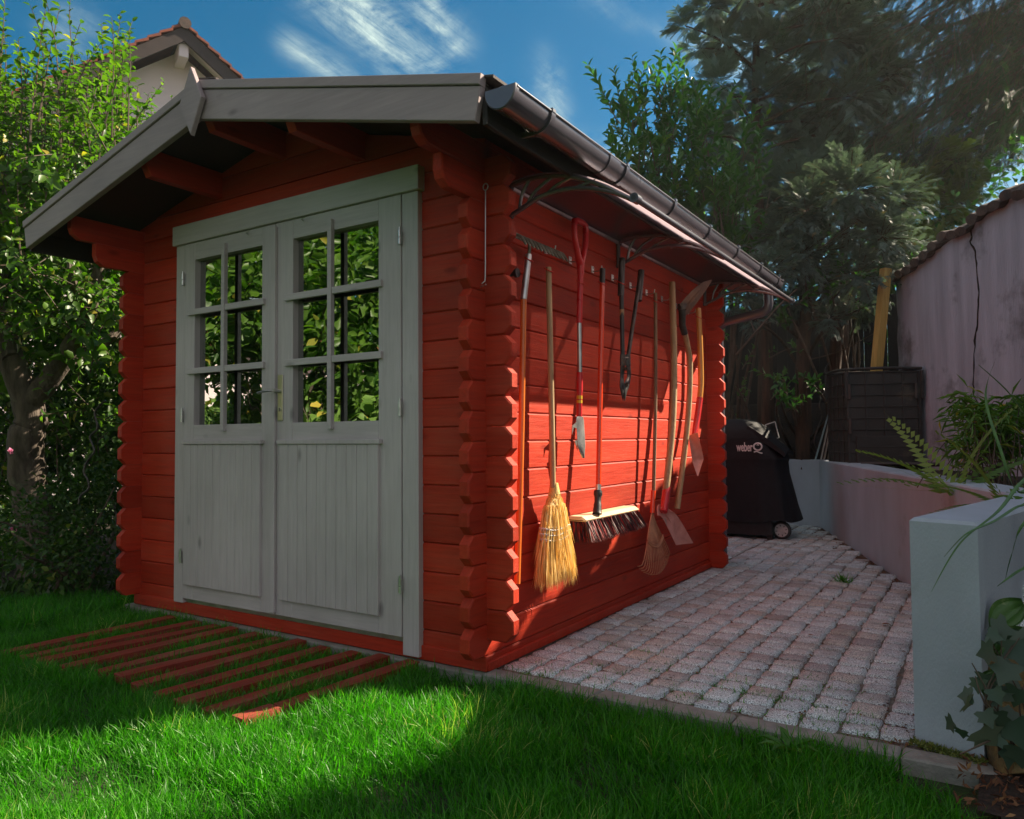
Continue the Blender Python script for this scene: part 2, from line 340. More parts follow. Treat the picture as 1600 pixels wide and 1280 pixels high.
M['render'] = mat('masonry_paint', (.43, .48, .55), (.37, .41, .47), .72, 3, stretch=(1.6, 1.6, .7), bump=.22, bscale=120, c3=(.27, .29, .30), c3s=1.6, c3t=.60)
M['soil'] = mat('dark_soil', (.045, .028, .018), (.016, .010, .007), .95, 40, bump=1.0, bscale=60, c3=(.12, .06, .03), c3s=30, c3t=.58)
M['fabric'] = mat('black_cover_cloth', (.016, .016, .019), (.010, .010, .012), .72, 20, bump=.25, bscale=160, spec=.3)
M['logo'] = mat('pale_print', (.85, .82, .80), None, .5, 10)
M['compost'] = mat('dark_composter_plastic', (.050, .045, .040), (.035, .031, .028), .55, 8, bump=.2, c3=(.10, .085, .06), c3s=4, c3t=.6)
M['bark'] = mat('bark', (.16, .125, .10), (.06, .045, .035), .9, 6, stretch=(3, 3, .7), bump=1.0, bscale=22, c3=(.17, .17, .12), c3s=7, c3t=.58)
M['redbark'] = mat('reddish_bark', (.10, .055, .035), (.035, .02, .013), .9, 7, stretch=(4, 4, .5), bump=1.0, bscale=22)
M['twig'] = mat('green_brown_twig', (.13, .085, .06), (.06, .045, .03), .7, 12)
M['beam'] = mat('fresh_pine_beam', (.62, .40, .12), (.50, .30, .08), .6, 6, stretch=(8, 8, .6), bump=.2)
M['tile'] = mat('red_roof_tile', (.30, .075, .04), (.18, .05, .03), .8, 10, bump=.4)
M['brownboard'] = mat('brown_board', (.05, .032, .03), (.035, .022, .02), .6, 6, stretch=(1, 1, 1))
M['whitewall'] = mat('white_house_render', (.93, .77, .82), (.88, .72, .77), .85, 1.2, bump=.2, bscale=60)
M['granite'] = None

# ------------------------------------------------------------------ leaf builder
T_BROAD = (np.array([(0, 0, 0), (.34, -.5, .10), (.34, .5, .10), (.4, 0, -.02), (.75, -.33, .04), (.75, .33, .04), (1, 0, -.16), (.75, 0, -.06)]),
           [(0, 1, 3), (0, 3, 2), (1, 4, 7, 3), (3, 7, 5, 2), (4, 6, 7), (7, 6, 5)])
T_SIMPLE = (np.array([(0, 0, 0), (.45, -.5, .08), (1, 0, -.08), (.45, .5, .08)]), [(0, 1, 2), (0, 2, 3)])
def _spray(n, ang, wl, w, curve=.25, taper=True):
    V = []; F = []
    for i in range(n):
        t = (i+.6)/(n+.4); l = wl*(1-(.75*t if taper else .25*t))
        for s in (-1, 1):
            b = np.array([t-.02, 0, -curve*t*t]); d = np.array([math.cos(ang), s*math.sin(ang), -.15])
            k = len(V); pv = np.array([-d[1], d[0], 0])*w
            V += [b-pv*.4, b+d*l*.5+pv, b+d*l, b+d*l*.5-pv]; F += [(k, k+3, k+2, k+1)]
    k = len(V); V += [np.array([0, -w*.5, 0]), np.array([0, w*.5, 0]), np.array([1.08, 0, -curve*1.1])]; F += [(k, k+2, k+1)]
    return np.array(V), F
T_CYP = _spray(9, .72, .36, .042)
T_SPRUCE = _spray(9, 1.0, .20, .026, .18, False)
T_FERN = _spray(16, 1.25, .30, .030, .35, True)
T_BLADE = (np.array([(0, -.5, 0), (0, .5, 0), (.5, .4, 0), (.5, -.4, 0), (1, 0, 0)]), [(0, 1, 2, 3), (3, 2, 4)])
def _ivy():
    o = [(0, 0), (-.12, .30), (-.05, .52), (.22, .38), (.42, .55), (.58, .24), (1, 0), (.58, -.24), (.42, -.55), (.22, -.38), (-.05, -.52), (-.12, -.30)]
    V = [(a, b, .10*abs(b)-.05*a) for a, b in o]+[(.28, 0, -.02)]
    return np.array(V), [(i, (i+1) % 12, 12) for i in range(12)]
T_IVY = _ivy()
def leaves(name, P0, D, Nn, Ln, Wd, tpl, m, parent=None, rnd=None, stems=None):
    """many small leaves as one mesh: base points P0, axes D, normals Nn, lengths, widths"""
    V0, F0 = tpl; P0 = np.asarray(P0, float); D = np.asarray(D, float); Nn = np.asarray(Nn, float); n = len(P0)
    D = D/(np.linalg.norm(D, axis=1, keepdims=True)+1e-9)
    S = np.cross(Nn, D); S /= (np.linalg.norm(S, axis=1, keepdims=True)+1e-9); U = np.cross(D, S)
    Ln = np.broadcast_to(Ln, (n,)); Wd = np.broadcast_to(Wd, (n,))
    V = P0[:, None, :]+D[:, None, :]*(V0[None, :, 0:1]*Ln[:, None, None])+S[:, None, :]*(V0[None, :, 1:2]*Wd[:, None, None])+U[:, None, :]*(V0[None, :, 2:3]*Ln[:, None, None])
    k = len(V0); me = bpy.data.meshes.new(name)
    idx = np.array([i for f in F0 for i in f]); sz = np.array([len(f) for f in F0])
    loops = (idx[None, :]+(np.arange(n)*k)[:, None]).ravel(); sizes = np.tile(sz, n); starts = np.concatenate([[0], np.cumsum(sizes)[:-1]])
    me.vertices.add(n*k); me.vertices.foreach_set('co', V.reshape(-1).astype(np.float32))
    me.loops.add(len(loops)); me.loops.foreach_set('vertex_index', loops.astype(np.int32))
    me.polygons.add(len(sizes)); me.polygons.foreach_set('loop_start', starts.astype(np.int32)); me.polygons.foreach_set('loop_total', sizes.astype(np.int32))
    me.update(calc_edges=True)
    at = me.attributes.new('rnd', 'FLOAT', 'POINT')
    r = rg.random(n) if rnd is None else np.clip(rnd, 0, 1)
    at.data.foreach_set('value', np.repeat(r, k).astype(np.float32))
    me.polygons.foreach_set('use_smooth', [True]*len(me.polygons))
    return link(name, me, m, parent)
def rdir(n, up=0.0, spread=1.0):
    v = rg.normal(size=(n, 3))*spread; v[:, 2] += up; return v/np.linalg.norm(v, axis=1, keepdims=True)
def V3(v): return np.array([v[0], v[1], v[2]])
def clump_pts(centers, radii, n, shell=.55):
    """points in overlapping clumps, denser toward their skins"""
    centers = np.asarray(centers, float); radii = np.asarray(radii, float)
    if radii.ndim == 1: radii = np.repeat(radii[:, None], 3, 1)
    w = radii.prod(1)**(2/3); i = rg.choice(len(centers), n, p=w/w.sum())
    d = rdir(n); r = shell+(1-shell)*rg.random(n)**.7; r *= (.85+.3*rg.random(n))
    return centers[i]+d*radii[i]*r[:, None], d, i
# ================================================================== THE SHED
WD, DP, OV = 2.486, 2.885, .461          # width, depth, front overhang of the roof
XR = -WD/2; ZR, SL = 2.565, .25          # ridge
EX = .328; YB = 3.27
def zroof(x): return ZR-SL*abs(x-XR)     # top of the roof
TH = .046; PR = .125                     # log thickness, how far the crossed ends stand out
UND = .055                               # roof build-up thickness
shed = empty('garden_shed', (XR, DP/2, 0), 0, 'red log garden shed with grey double doors standing between lawn and cobbled yard', 'shed')

def log_outline(a0, a1, z0, z1, ch0, ch1, c=.034):
    p = []
    if ch0: p += [(a0, z1-c), (a0, z0+c), (a0+c, z0)]
    else: p += [(a0, z0)]
    if ch1: p += [(a1-c, z0), (a1, z0+c), (a1, z1-c), (a1-c, z1)]
    else: p += [(a1, z0), (a1, z1)]
    p += [(a0+c, z1)] if ch0 else [(a0, z1)]
    return p
# front wall: full logs, cut round the door opening
bm = bmesh.new()
OX0, OX1, OZ0, OZ1 = -2.03, -.385, .078, 2.06
z = .0014
zt = []
while z < 2.6:
    z1 = z+PITCH; lo = max(z, .0014); zc = (z+z1)/2
    def put(a0, a1, c0, c1, za=lo, zb=z1): prism(bm, log_outline(a0, a1, za+.0008, zb-.0008, c0, c1), (0, 0, 0), X, Z, Y, 0, TH, 0, .006)
    lim = zroof(0)-UND-.06
    if z1 <= 2.0:
        if z < .05: put(-WD+.002, -.002, False, False)
        else:
            put(-WD-PR, OX0, True, False); put(OX1, PR, False, True)
    else:
        top = min(z1, ZR-UND)
        hw = (ZR-UND-.0-z)/SL                      # half width available at its lower edge
        if z1 < zroof(PR)-UND: x0, x1, ch = -WD-PR, PR, True
        elif z1 < 2.2: x0, x1, ch = -WD-.01, .01, False
        else: x0, x1, ch = None, None, False
        if z < OZ1 < z1+.02:
            put(x0, OX0, ch, False); put(OX1, x1, False, ch)
            prism(bm, [(OX0+.0005, OZ1+.002), (OX1-.0005, OZ1+.002), (OX1-.0005, z1-.0008), (OX0+.0005, z1-.0008)], (0, 0, 0), X, Z, Y, 0, TH, 0, .006) if z1 > OZ1+.03 else None
        elif x0 is not None: put(x0, x1, ch, ch)
        else:
            h0 = (ZR-UND-z)/SL; h1 = max((ZR-UND-z1)/SL, .002)
            if h0 > .05:
                a0 = min(h0, WD/2+.0); zz = z1 if h1 > .002 else ZR-UND-.001
                pts = [(XR-a0, z+.0008), (XR+a0, z+.0008)]
                if a0 < h0: pts += [(XR+a0, ZR-UND-SL*a0)]
                pts += [(XR+h1, zz-.0008)]
                if h1 > .01: pts += [(XR-h1, zz-.0008)]
                if a0 < h0: pts += [(XR-a0, ZR-UND-SL*a0)]
                prism(bm, pts, (0, 0, 0), X, Z, Y, 0, TH, 0, .006)
    z = z1
w = done('wall', bm, M['red_x'], shed); w['label'] = 'red horizontal log wall round the grey doors'
# back wall
bm = bmesh.new(); z = .0014
while z < 2.5:
    z1 = z+PITCH
    if z1 < zroof(PR)-UND: a0, a1, c = (-WD-PR, PR, True)
    else:
        h = max((ZR-UND-z1)/SL, .02); a0, a1, c = max(XR-h, -WD), min(XR+h, 0), False
    if a1-a0 > .1: prism(bm, log_outline(a0, a1, z+.0008, z1-.0008, c, c), (0, DP, 0), X, Z, -Y, 0, TH, 0, .006)
    z = z1
done('wall', bm, M['red_x'], shed)
# side walls: half a log lower, crossed ends stand out past the front wall
def corbel(y0, z0, z1, c=.03):           # a longer top log with its end cut back below
    return [(y0, z1), (y0, z0+(z1-z0)*.45), (y0+.012, z0+(z1-z0)*.2), (y0+.05, z0), (DP+PR, z0), (DP+PR, z1)]
for sx, x0 in ((1, 0.0), (-1, -WD)):
    bm = bmesh.new(); z = .0635-PITCH
    wv = -X*sx
    while z < 2.2:
        z1 = z+PITCH; lo = max(z, .0015)
        if z1 > zroof(0)-UND: break
        if z < 0: pts = [(.0, lo), (DP, lo), (DP, z1-.0008), (.0, z1-.0008)]
        elif z1 > 2.10: pts = corbel(-.42, z+.0008, z1-.0008)
        elif z1 > 1.99: pts = corbel(-.285, z+.0008, z1-.0008)
        else: pts = log_outline(-PR, DP+PR, z+.0008, z1-.0008, True, True)
        if z1 > 1.92:
            pts = [(a, b) for a, b in pts]
        prism(bm, pts, (x0, 0, 0), Y, Z, wv, 0, TH, 0, .006)
        z = z1
    box(bm, x0-sx*TH if sx > 0 else x0, x0 if sx > 0 else x0+TH, .001, DP-.001, z+.001, zroof(0)-UND-.002, .001)
    w = done('wall', bm, M['red_y'], shed)
    if sx > 0: w['label'] = 'sunlit red log side wall hung with garden tools'
# sill board, plinth, floor
bm = bmesh.new()
box(bm, -WD-.004, .004, -.012, TH-.002, .0, .062, .004)
box(bm, -.02, .012, .0, DP, .0, .040, .004)
done('sill_board', bm, M['red_x'], shed)
bm = bmesh.new(); box(bm, -WD-.05, -.002, -.045, DP+.04, -.16, -.004, .006); done('plinth', bm, M['concrete'], shed)
bm = bmesh.new(); box(bm, -WD+.05, -.05, .05, DP-.05, .0, .03, .0); done('floor', bm, M['under'], shed)
# roof
bm = bmesh.new()
for s in (-1, 1):
    hw = WD/2+EX-.012
    pts = [(XR, ZR-.006), (XR+s*hw, ZR-.006-SL*hw), (XR+s*hw, ZR-.048-SL*hw), (XR, ZR-.048)]
    prism(bm, pts, (0, 0, 0), X, Z, Y, -OV+.003, YB, 0)
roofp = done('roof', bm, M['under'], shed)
bm = bmesh.new()
for s in (-1, 1):                                  # shingle courses with a slightly scalloped drip edge
    n = 11; hw = WD/2+EX+.035
    for k in range(n):
        a0 = hw*k/n-.01; a1 = hw*(k+1)/n
        zz0 = ZR+.010-SL*a0; zz1 = ZR+.016-SL*a1
        ny = 20 if k == n-1 else 1
        for j in range(ny):
            y0 = -OV-.012+(YB+OV+.02)*j/ny; y1 = -OV-.012+(YB+OV+.02)*(j+1)/ny-(.012 if ny > 1 else 0)
            prism(bm, [(XR+s*max(a0, 0), zz0-.011), (XR+s*max(a0, 0), zz0), (XR+s*a1, zz1), (XR+s*a1, zz1-.011)], (0, 0, 0), X, Z, Y, y0, y1, .003)
    prism(bm, [(XR, ZR+.022), (XR+s*.12, ZR+.022-SL*.12), (XR+s*.12, ZR+.030-SL*.12), (XR, ZR+.030)], (0, 0, 0), X, Z, Y, -OV-.016, YB+.01, .002)
done('shingles', bm, M['roof'], roofp)
# barge boards and finial
for s in (-1, 1):
    bm = bmesh.new(); hw = WD/2+EX; c = -OV-.028
    def ln(a, dz): return (XR+s*a, ZR+.006-SL*a+dz)
    prism(bm, [ln(.0, -.036), ln(hw-.006, -.036), (ln(hw-.030, 0)[0], ln(hw-.03, -.158)[1]), ln(.0, -.172)], (0, 0, 0), X, Z, Y, c, -OV+.0, .0, .003)
    prism(bm, [ln(.0, .006), ln(hw, .006), ln(hw-.005, -.034), ln(.0, -.034)], (0, 0, 0), X, Z, Y, c-.008, -OV+.0, .0, .003)
    b = done('barge_board', bm, M['barge'], shed)
for s in (-1, 1):
    bm = bmesh.new(); hw = WD/2+EX
    prism(bm, [(XR, ZR-.01), (XR+s*hw, ZR-.01-SL*hw), (XR+s*hw, ZR-.15-SL*hw), (XR, ZR-.15)], (0, 0, 0), X, Z, Y, YB, YB+.022, .002)
    done('barge_board', bm, M['barge'], shed)
bm = bmesh.new(); yf = -OV-.060
prism(bm, [(XR, 2.628), (XR+.082, 2.47), (XR+.004, 2.315), (XR-.082, 2.47)], (0, 0, 0), X, Z, Y, yf, yf+.022, 0, .003); done('finial', bm, M['barge'], shed)
# eaves fascia
for s in (-1, 1):
    bm = bmesh.new(); xe = XR+s*(WD/2+EX)
    box(bm, min(xe, xe-s*.02), max(xe, xe-s*.02), -OV+.004, YB-.004, 2.020, 2.150, .003); done('fascia', bm, M['dark_trim'], shed)
# purlins carrying the front overhang
for x, zz, yf in ((XR, 2.36, -.44), (-.700, 2.225, -.44), (-1.745, 2.225, -.44)):
    bm = bmesh.new(); zu = zroof(x)-.050 if x != XR else ZR-.06
    zb = zu-.135
    prism(bm, [(yf, zu), (yf, zb+.07), (yf+.035, zb), (DP+.3, zb), (DP+.3, zu)], (x-.026, 0, 0), Y, Z, X, 0, .052, .003); done('purlin', bm, M['red_z'], shed)

# doors
def door_leaf(x0, x1, wx0, wx1, hinge_side):
    leaf = empty('door', (x0 if hinge_side < 0 else x1, -.03, .08)); leaf.parent = shed
    leaf.matrix_parent_inverse = Matrix.Translation(shed.location).inverted()
    zb, ztp = .088, 2.030; wz0, wz1 = 1.030, 1.935
    F0, F1 = -.034, .008
    for a_, b_ in ((x0, wx0), (wx1, x1)): bm = bmesh.new(); box(bm, a_, b_, F0, F1, zb, ztp, .0025); done('stile', bm, M['grey_z'], leaf)
    for a_, b_ in ((wz1, ztp-.0005), (.088, wz0)): bm = bmesh.new(); box(bm, wx0+.0006, wx1-.0006, F0+.0008, F1, a_, b_, .0015); done('rail', bm, M['grey_x'], leaf)
    # boarded panel standing proud of the lower half
    bm = bmesh.new(); px0, px1 = wx0-.060, wx1+.010; n = 10
    if hinge_side > 0: px0, px1 = wx0-.075, wx1+.012
    wd = (px1-px0)/n
    for k in range(n):
        a = px0+wd*k; wk = wd
        prism(bm, [(a+.0008, .168), (a+wk-.0008, .168), (a+wk-.0008, .925), (a+.0008, .925)], (0, 0, 0), X, Z, Y, F0-.018, F0, 0, .0022)
    box(bm, px0-.012, px1+.014, F0-.026, F0, .9255, .947, .003)
    done('boarded_panel', bm, M['grey_z'], leaf)
    win = empty('window', ((wx0+wx1)/2, -.02, 1.5)); win.parent = leaf; win.matrix_parent_inverse = (Matrix.Translation(leaf.matrix_parent_inverse @ Vector((0,0,0))) if 0 else Matrix.Translation(leaf.location)).inverted()
    bm = bmesh.new(); box(bm, wx0+.001, wx1-.001, .001, .0045, wz0+.001, wz1-.001, .0)
    done('pane', bm, M['glass'], win)
    bm = bmesh.new(); mx = (wx0+wx1)/2-.012
    box(bm, mx-.013, mx+.013, F0-.020, F0+.004, .995, 1.985, .002)
    for zz in (1.645, 1.323):
        box(bm, wx0-.045, mx-.0135, F0-.016, F0+.003, zz-.016, zz+.016, .002)
        box(bm, mx+.0135, wx1+.028, F0-.016, F0+.003, zz-.016, zz+.016, .002)
    done('glazing_bars', bm, M['grey_x'], win)
    for (a, b_, c_, d_) in ((wx0-.02, wx0+.012, wz0-.02, wz1+.02), (wx1-.012, wx1+.02, wz0-.02, wz1+.02)): bm = bmesh.new(); box(bm, a, b_, F1+.0005, F1+.014, c_, d_, .001); done('bead', bm, M['grey_z'], win)
    for zz in (1.834, 1.078, .311):
        bm = bmesh.new(); hx = (x1+.004) if hinge_side > 0 else (x0-.004)
        for (a, b_) in ((0, .028), (.031, .062)): tube(bm, [(hx, F0-.012, zz-.03+a), (hx, F0-.012, zz-.03+b_)], .0085, 12)
        tube(bm, [(hx, F0-.012, zz+.030), (hx, F0-.012, zz+.046)], .0055, 10)
        box(bm, hx-.006, hx+.006, F0-.012, F0+.002, zz-.028, zz+.030, .001)
        done('hinge', bm, M['steel'], leaf, smooth=True)
    return leaf
M['glass'] = glassmat('window_glass', (.84, .88, .84), .50, (.30, .33, .31))
lf = door_leaf(-1.992, -1.252, -1.905, -1.350, -1)
rt = door_leaf(-1.246, -.428, -1.122, -.560, 1)
bm = bmesh.new(); box(bm, -1.266, -1.232, -.052, -.0345, .10, 2.012, .003); done('astragal', bm, M['grey_z'], lf)
hd = None
bm = bmesh.new(); box(bm, -1.222, -1.187, -.041, -.0342, 1.040, 1.268, .002); 
pl_ = done('handle_plate', bm, M['brass'], rt)
bm = bmesh.new(); tube(bm, [(-1.205, -.041, 1.098), (-1.205, -.0435, 1.098)], .010, 14); done('lock_cylinder', bm, M['steel'], rt, smooth=True)
bm = bmesh.new(); tube(bm, [(-1.205, -.041, 1.187), (-1.205, -.083, 1.187)], .009, 12)
tube(bm, smoothpath([(-1.205, -.080, 1.187), (-1.235, -.086, 1.187), (-1.275, -.087, 1.185), (-1.315, -.083, 1.180)]), .0085, 12, flat=.7)
done('door_handle', bm, M['steel'], rt, smooth=True)
bm = bmesh.new(); tube(bm, [(-1.205, -.0436, 1.100), (-1.205, -.0440, 1.100)], .0045, 10); box(bm, -1.2075, -1.2025, -.0441, -.0436, 1.086, 1.10, 0); done('keyhole', bm, M['black_plastic'], rt)
fr = empty('door_frame', (-1.22, -.03, .06)); fr.parent = shed; fr.matrix_parent_inverse = Matrix.Translation(shed.location).inverted()
bm = bmesh.new(); box(bm, -.424, -.334, -.030, .006, .012, 2.031, .003); done('jamb', bm, M['grey_z'], fr)
bm = bmesh.new(); box(bm, -2.078, -1.996, -.030, .006, .060, 2.031, .003); done('jamb', bm, M['grey_z'], fr)
bm = bmesh.new(); box(bm, -2.092, -.318, -.048, .0, 2.0325, 2.140, .003); done('lintel', bm, M['grey_x'], fr)
bm = bmesh.new(); box(bm, OX0, OX1, -.0125, .06, .0625, .0855, .002); done('threshold', bm, M['steel'], fr)
for px, py in ((388, 366), (474, 345)):
    q = on(px, py, 1, -.036); bm = bmesh.new()
    tube(bm, smoothpath([(q.x, -.034, q.z), (q.x+.006, -.055, q.z+.002), (q.x+.022, -.062, q.z-.002), (q.x+.036, -.060, q.z+.004)]), .0028, 8); done('cabin_hook', bm, M['steel'], lf if px < 420 else rt, smooth=True)

# gutter under the right eave
gut = empty('gutter', (.39, 1.4, 2.05)); gut.parent = shed; gut.matrix_parent_inverse = Matrix.Translation(shed.location).inverted()
GX, GZ, GR = .397, 2.112, .058
bm = bmesh.new()
def gut_fn(r):
    def f(u, v):
        a = math.pi*(1+u); return Vector((GX+r*math.cos(a), -.47+3.74*v, GZ+(r*1.08)*math.sin(a)-v*.012))
    return f
slab_surface(bm, gut_fn(GR), 18, 24, lambda u, v: Vector((-.003*math.cos(math.pi*(1+u)), 0, -.003*math.sin(math.pi*(1+u)))))
for s in (1, -1): tube(bm, [(GX+s*(GR+.001), -.47, GZ+.003), (GX+s*(GR+.001), 3.27, GZ-.009)], .0055, 10)
done('channel', bm, M['pvc'], gut, smooth=True)
def half_disc(y0, y1, r, zoff=0.0):
    bm = bmesh.new(); n = 20
    pts = [(GX+r*math.cos(math.pi*(1+i/n)), GZ+zoff+r*1.08*math.sin(math.pi*(1+i/n))) for i in range(n+1)]
    pts += [(GX+r, GZ+zoff+.010), (GX-r, GZ+zoff+.010)]
    prism(bm, pts, (0, 0, 0), X, Z, Y, y0, y1, .004); return bm
for y0, y1 in ((-.486, -.455), (3.262, 3.285)): done('end_cap', half_disc(y0, y1, GR+.004), M['pvc'], gut, smooth=True)
for yy in [-.23, .42, 1.0, 1.55, 2.1, 2.65, 3.15]:
    bm = bmesh.new()
    def f(u, v, yy=yy): a = math.pi*(1+u); return Vector((GX+(GR+.003)*math.cos(a), yy-.014+.028*v, GZ+(GR+.003)*1.08*math.sin(a)-.012*yy/3.7))
    slab_surface(bm, f, 16, 1, lambda u, v: Vector((.005*math.cos(math.pi*(1+u)), 0, .005*math.sin(math.pi*(1+u)))))
    box(bm, GX+GR-.004, GX+GR+.010, yy-.013, yy+.013, GZ-.004, GZ+.014, .003)
    prism(bm, [(EX+.001, GZ-.045), (GX-.03, GZ-.054), (GX-.005, GZ-.068), (EX+.001, GZ-.068)], (0, 0, 0), X, Z, Y, yy-.010, yy+.010, .001)
    done('gutter_bracket', bm, M['pvc'], gut, smooth=True)
for yy in (.30,):
    bm = bmesh.new()
    def f(u, v): a = math.pi*(1+u); return Vector((GX+(GR+.002)*math.cos(a), yy-.05+.10*v, GZ+(GR+.002)*1.08*math.sin(a)-.001))
    slab_surface(bm, f, 16, 1, lambda u, v: Vector((.003*math.cos(math.pi*(1+u)), 0, .003*math.sin(math.pi*(1+u))))); done('joint_sleeve', bm, M['pvc'], gut, smooth=True)
bm = bmesh.new()
tube(bm, smoothpath([(GX, 3.05, GZ-.05), (GX, 3.05, 1.96), (GX, 3.05, 1.90), (GX-.02, 3.05, 1.862), (GX-.06, 3.05, 1.845), (.16, 3.05, 1.815), (.08, 3.05, 1.80), (.04, 3.05, 1.77), (.03, 3.05, 1.72), (.03, 3.05, 1.0), (.03, 3.05, .05)], 5), .034, 16)
tube(bm, [(GX, 3.05, 2.03), (GX, 3.05, 1.975)], .039, 16)
done('downpipe', bm, M['pvc'], gut, smooth=True)

# polycarbonate canopy over the tools
can = empty('canopy', (.3, 1.5, 2.0)); can.parent = shed; can.matrix_parent_inverse = Matrix.Translation(shed.location).inverted()
can['label'] = 'smoky clear arched canopy on three curved brackets above the hanging tools'
cz = [(.008, 2.052), (.10, 2.066), (.22, 2.060), (.34, 2.030), (.46, 1.975), (.55, 1.918), (.605, 1.878)]
cpath = smoothpath([(a, 0, b) for a, b in cz], 4)
M['poly'] = glassmat('smoky_polycarbonate', (.95, .88, .98), .30, (.88, .76, .75), .16, (.9, .82, .9), .5)
bm = bmesh.new()
def cf(u, v):
    i = u*(len(cpath)-1); k = min(int(i), len(cpath)-2); q = cpath[k].lerp(cpath[k+1], i-k); return Vector((q.x, .165+2.64*v, q.z))
slab_surface(bm, cf, len(cpath)-1, 10, lambda u, v: Vector((-.0005, 0, -.004))); done('canopy_sheet', bm, M['poly'], can, smooth=True)
bm = bmesh.new()
tube(bm, [(.612, .150, 1.872), (.612, 2.82, 1.872)], .0125, 14); tube(bm, [(.612, .125, 1.872), (.612, .165, 1.872)], .019, 16, cap=True); tube(bm, [(.612, 2.80, 1.872), (.612, 2.835, 1.872)], .019, 16)
done('front_bar', bm, M['pvc'], can, smooth=True)
bm = bmesh.new(); tube(bm, [(.612, .1235, 1.872), (.612, .1249, 1.872)], .010, 14); done('bar_socket', bm, M['black_plastic'], can)
bm = bmesh.new(); box(bm, .001, .020, .17, 2.80, 2.028, 2.044, .003); done('wall_rail', bm, M['steel'], can)
for yy in (.170, 1.300, 2.795):
    bm = bmesh.new(); t = .011
    top = [(a, yy, b-.016) for a, b in cz[:-1]]+[(.606, yy, 1.868)]
    tube(bm, smoothpath(top, 5), .0105, 8, flat=1.25, hint=Y)
    low = [(.012, yy, 1.905), (.07, yy, 1.928), (.17, yy, 1.965), (.29, yy, 1.975), (.40, yy, 1.958), (.50, yy, 1.925), (.56, yy, 1.895)]
    tube(bm, smoothpath(low, 5), .0100, 8, flat=1.25, hint=Y)
    tube(bm, [(.012, yy, 1.895), (.012, yy, 2.052)], .0115, 8)
    for a, b_ in (((.065, 1.925), (.115, 2.048)), ((.10, 1.938), (.23, 2.040)), ((.20, 1.968), (.32, 2.020)), ((.33, 1.968), (.43, 1.985))):
        tube(bm, smoothpath([(a[0], yy, a[1]), ((a[0]*.6+b_[0]*.4)-.006, yy, a[1]*.45+b_[1]*.55), (b_[0], yy, b_[1])], 4), .0075, 8, flat=1.2, hint=Y)
    for zz in (1.905, 2.03): tube(bm, [(.0, yy-.0, zz), (.03, yy, zz)], .011, 10)
    done('canopy_bracket', bm, M['iron'] if 0 else M['pvc'], can, smooth=True)

# hook rail: small zinc hooks along one groove
HK = [on(px, py, 0, .01) for px, py in ((855, 389), (893, 405), (928, 420), (959, 433), (987, 445), (1012, 456), (1036, 466), (1058, 477), (1077, 486))]
for q in HK:
    bm = bmesh.new(); y, zz = q.y, q.z
    box(bm, .001, .004, y-.014, y+.014, zz-.022, zz+.014, .001)
    tube(bm, smoothpath([(.004, y, zz-.012), (.03, y, zz-.016), (.050, y, zz-.010), (.056, y, zz+.010)]), .0035, 8)
    tube(bm, [(.003, y+.006, zz+.006), (.007, y+.006, zz+.006)], .004, 8)
    done('tool_hook', bm, M['steel'], shed, smooth=True)
bm = bmesh.new(); tube(bm, [(.0, .165, 1.655), (.045, .165, 1.655)], .012, 12); tube(bm, [(.045, .165, 1.655), (.058, .165, 1.655)], .020, 12); done('door_stop', bm, M['black_plastic'], shed, smooth=True)

# ================================================================== THE TOOLS on the side wall
GT = 'garden tools hung in a row on the shed side wall'
def onw(px, py, x=.06): return on(px, py, 0, x)
def tool(name, px, py, label, cat, x=.06): return empty(name, onw(px, py, x), 0, label, cat, GT)
def cord(t, q, r=.02):
    bm = bmesh.new(); q = Vector(q)
    pts = [q+Vector((-.045+.0*k, .0, .02))*0 + Vector((math.cos(a)*r*.9, math.sin(a)*r, -.012*math.cos(a))) for k, a in enumerate([2*math.pi*i/14 for i in range(15)])]
    tube(bm, pts, .0028, 6, cap=False); tube(bm, smoothpath([q+Vector((-r, 0, .012)), q+Vector((-r-.012, .03, .022)), q+Vector((-r-.02, .06, .028))]), .0026, 6)
    done('cord', bm, M['cord'], t, smooth=True)
def shaft(t, name, pts, r, m, seg=14, k=6):
    bm = bmesh.new(); tube(bm, smoothpath(pts, k), r, seg); return done(name, bm, m, t, smooth=True)
# 1 garden rake, head up
M['rakemetal'] = mat('worn_olive_steel', (.34, .33, .27), (.16, .15, .12), .42, 20, metal=.4)
t = tool('garden_rake', 808, 912, 'steel garden rake hung head up with long orange handle at the front corner', 'rake')
a, b, c = onw(808, 912, .05), onw(818, 468, .07), onw(826, 398, .075)
shaft(t, 'handle', [a, a.lerp(b, .5)+Vector((0, .006, 0)), b], .0135, M['orangewood'])
shaft(t, 'ferrule', [b, c], .0145, M['steel'])
bm = bmesh.new(); hL, hR = onw(803, 371, .07), onw(873, 404, .07); d = (hR-hL); hc = onw(826, 394, .075)
tube(bm, smoothpath([c, c+Vector((.004, .0, .016)), Vector((c.x+.006, c.y, hL.z-.002))]), .008, 8)
prism(bm, [(hL.y, hL.z-.002), (hR.y, hR.z-.002), (hR.y, hR.z+.022), (hL.y, hL.z+.022)], (.072, 0, 0), Y, Z, X, 0, .006, .001)
for k in range(12):
    y = hL.y+.012+(hR.y-hL.y-.024)*k/11; z0 = hL.z+.004
    tube(bm, smoothpath([(.078, y, z0+.008), (.100, y+.001, z0-.004), (.122, y+.002, z0-.040)]), [.0062]*6+[.0060]*5+[.0056, .0032], 7)
done('rake_head', bm, M['rakemetal'], t, smooth=False); cord(t, c+Vector((0, 0, -.02)), .021)
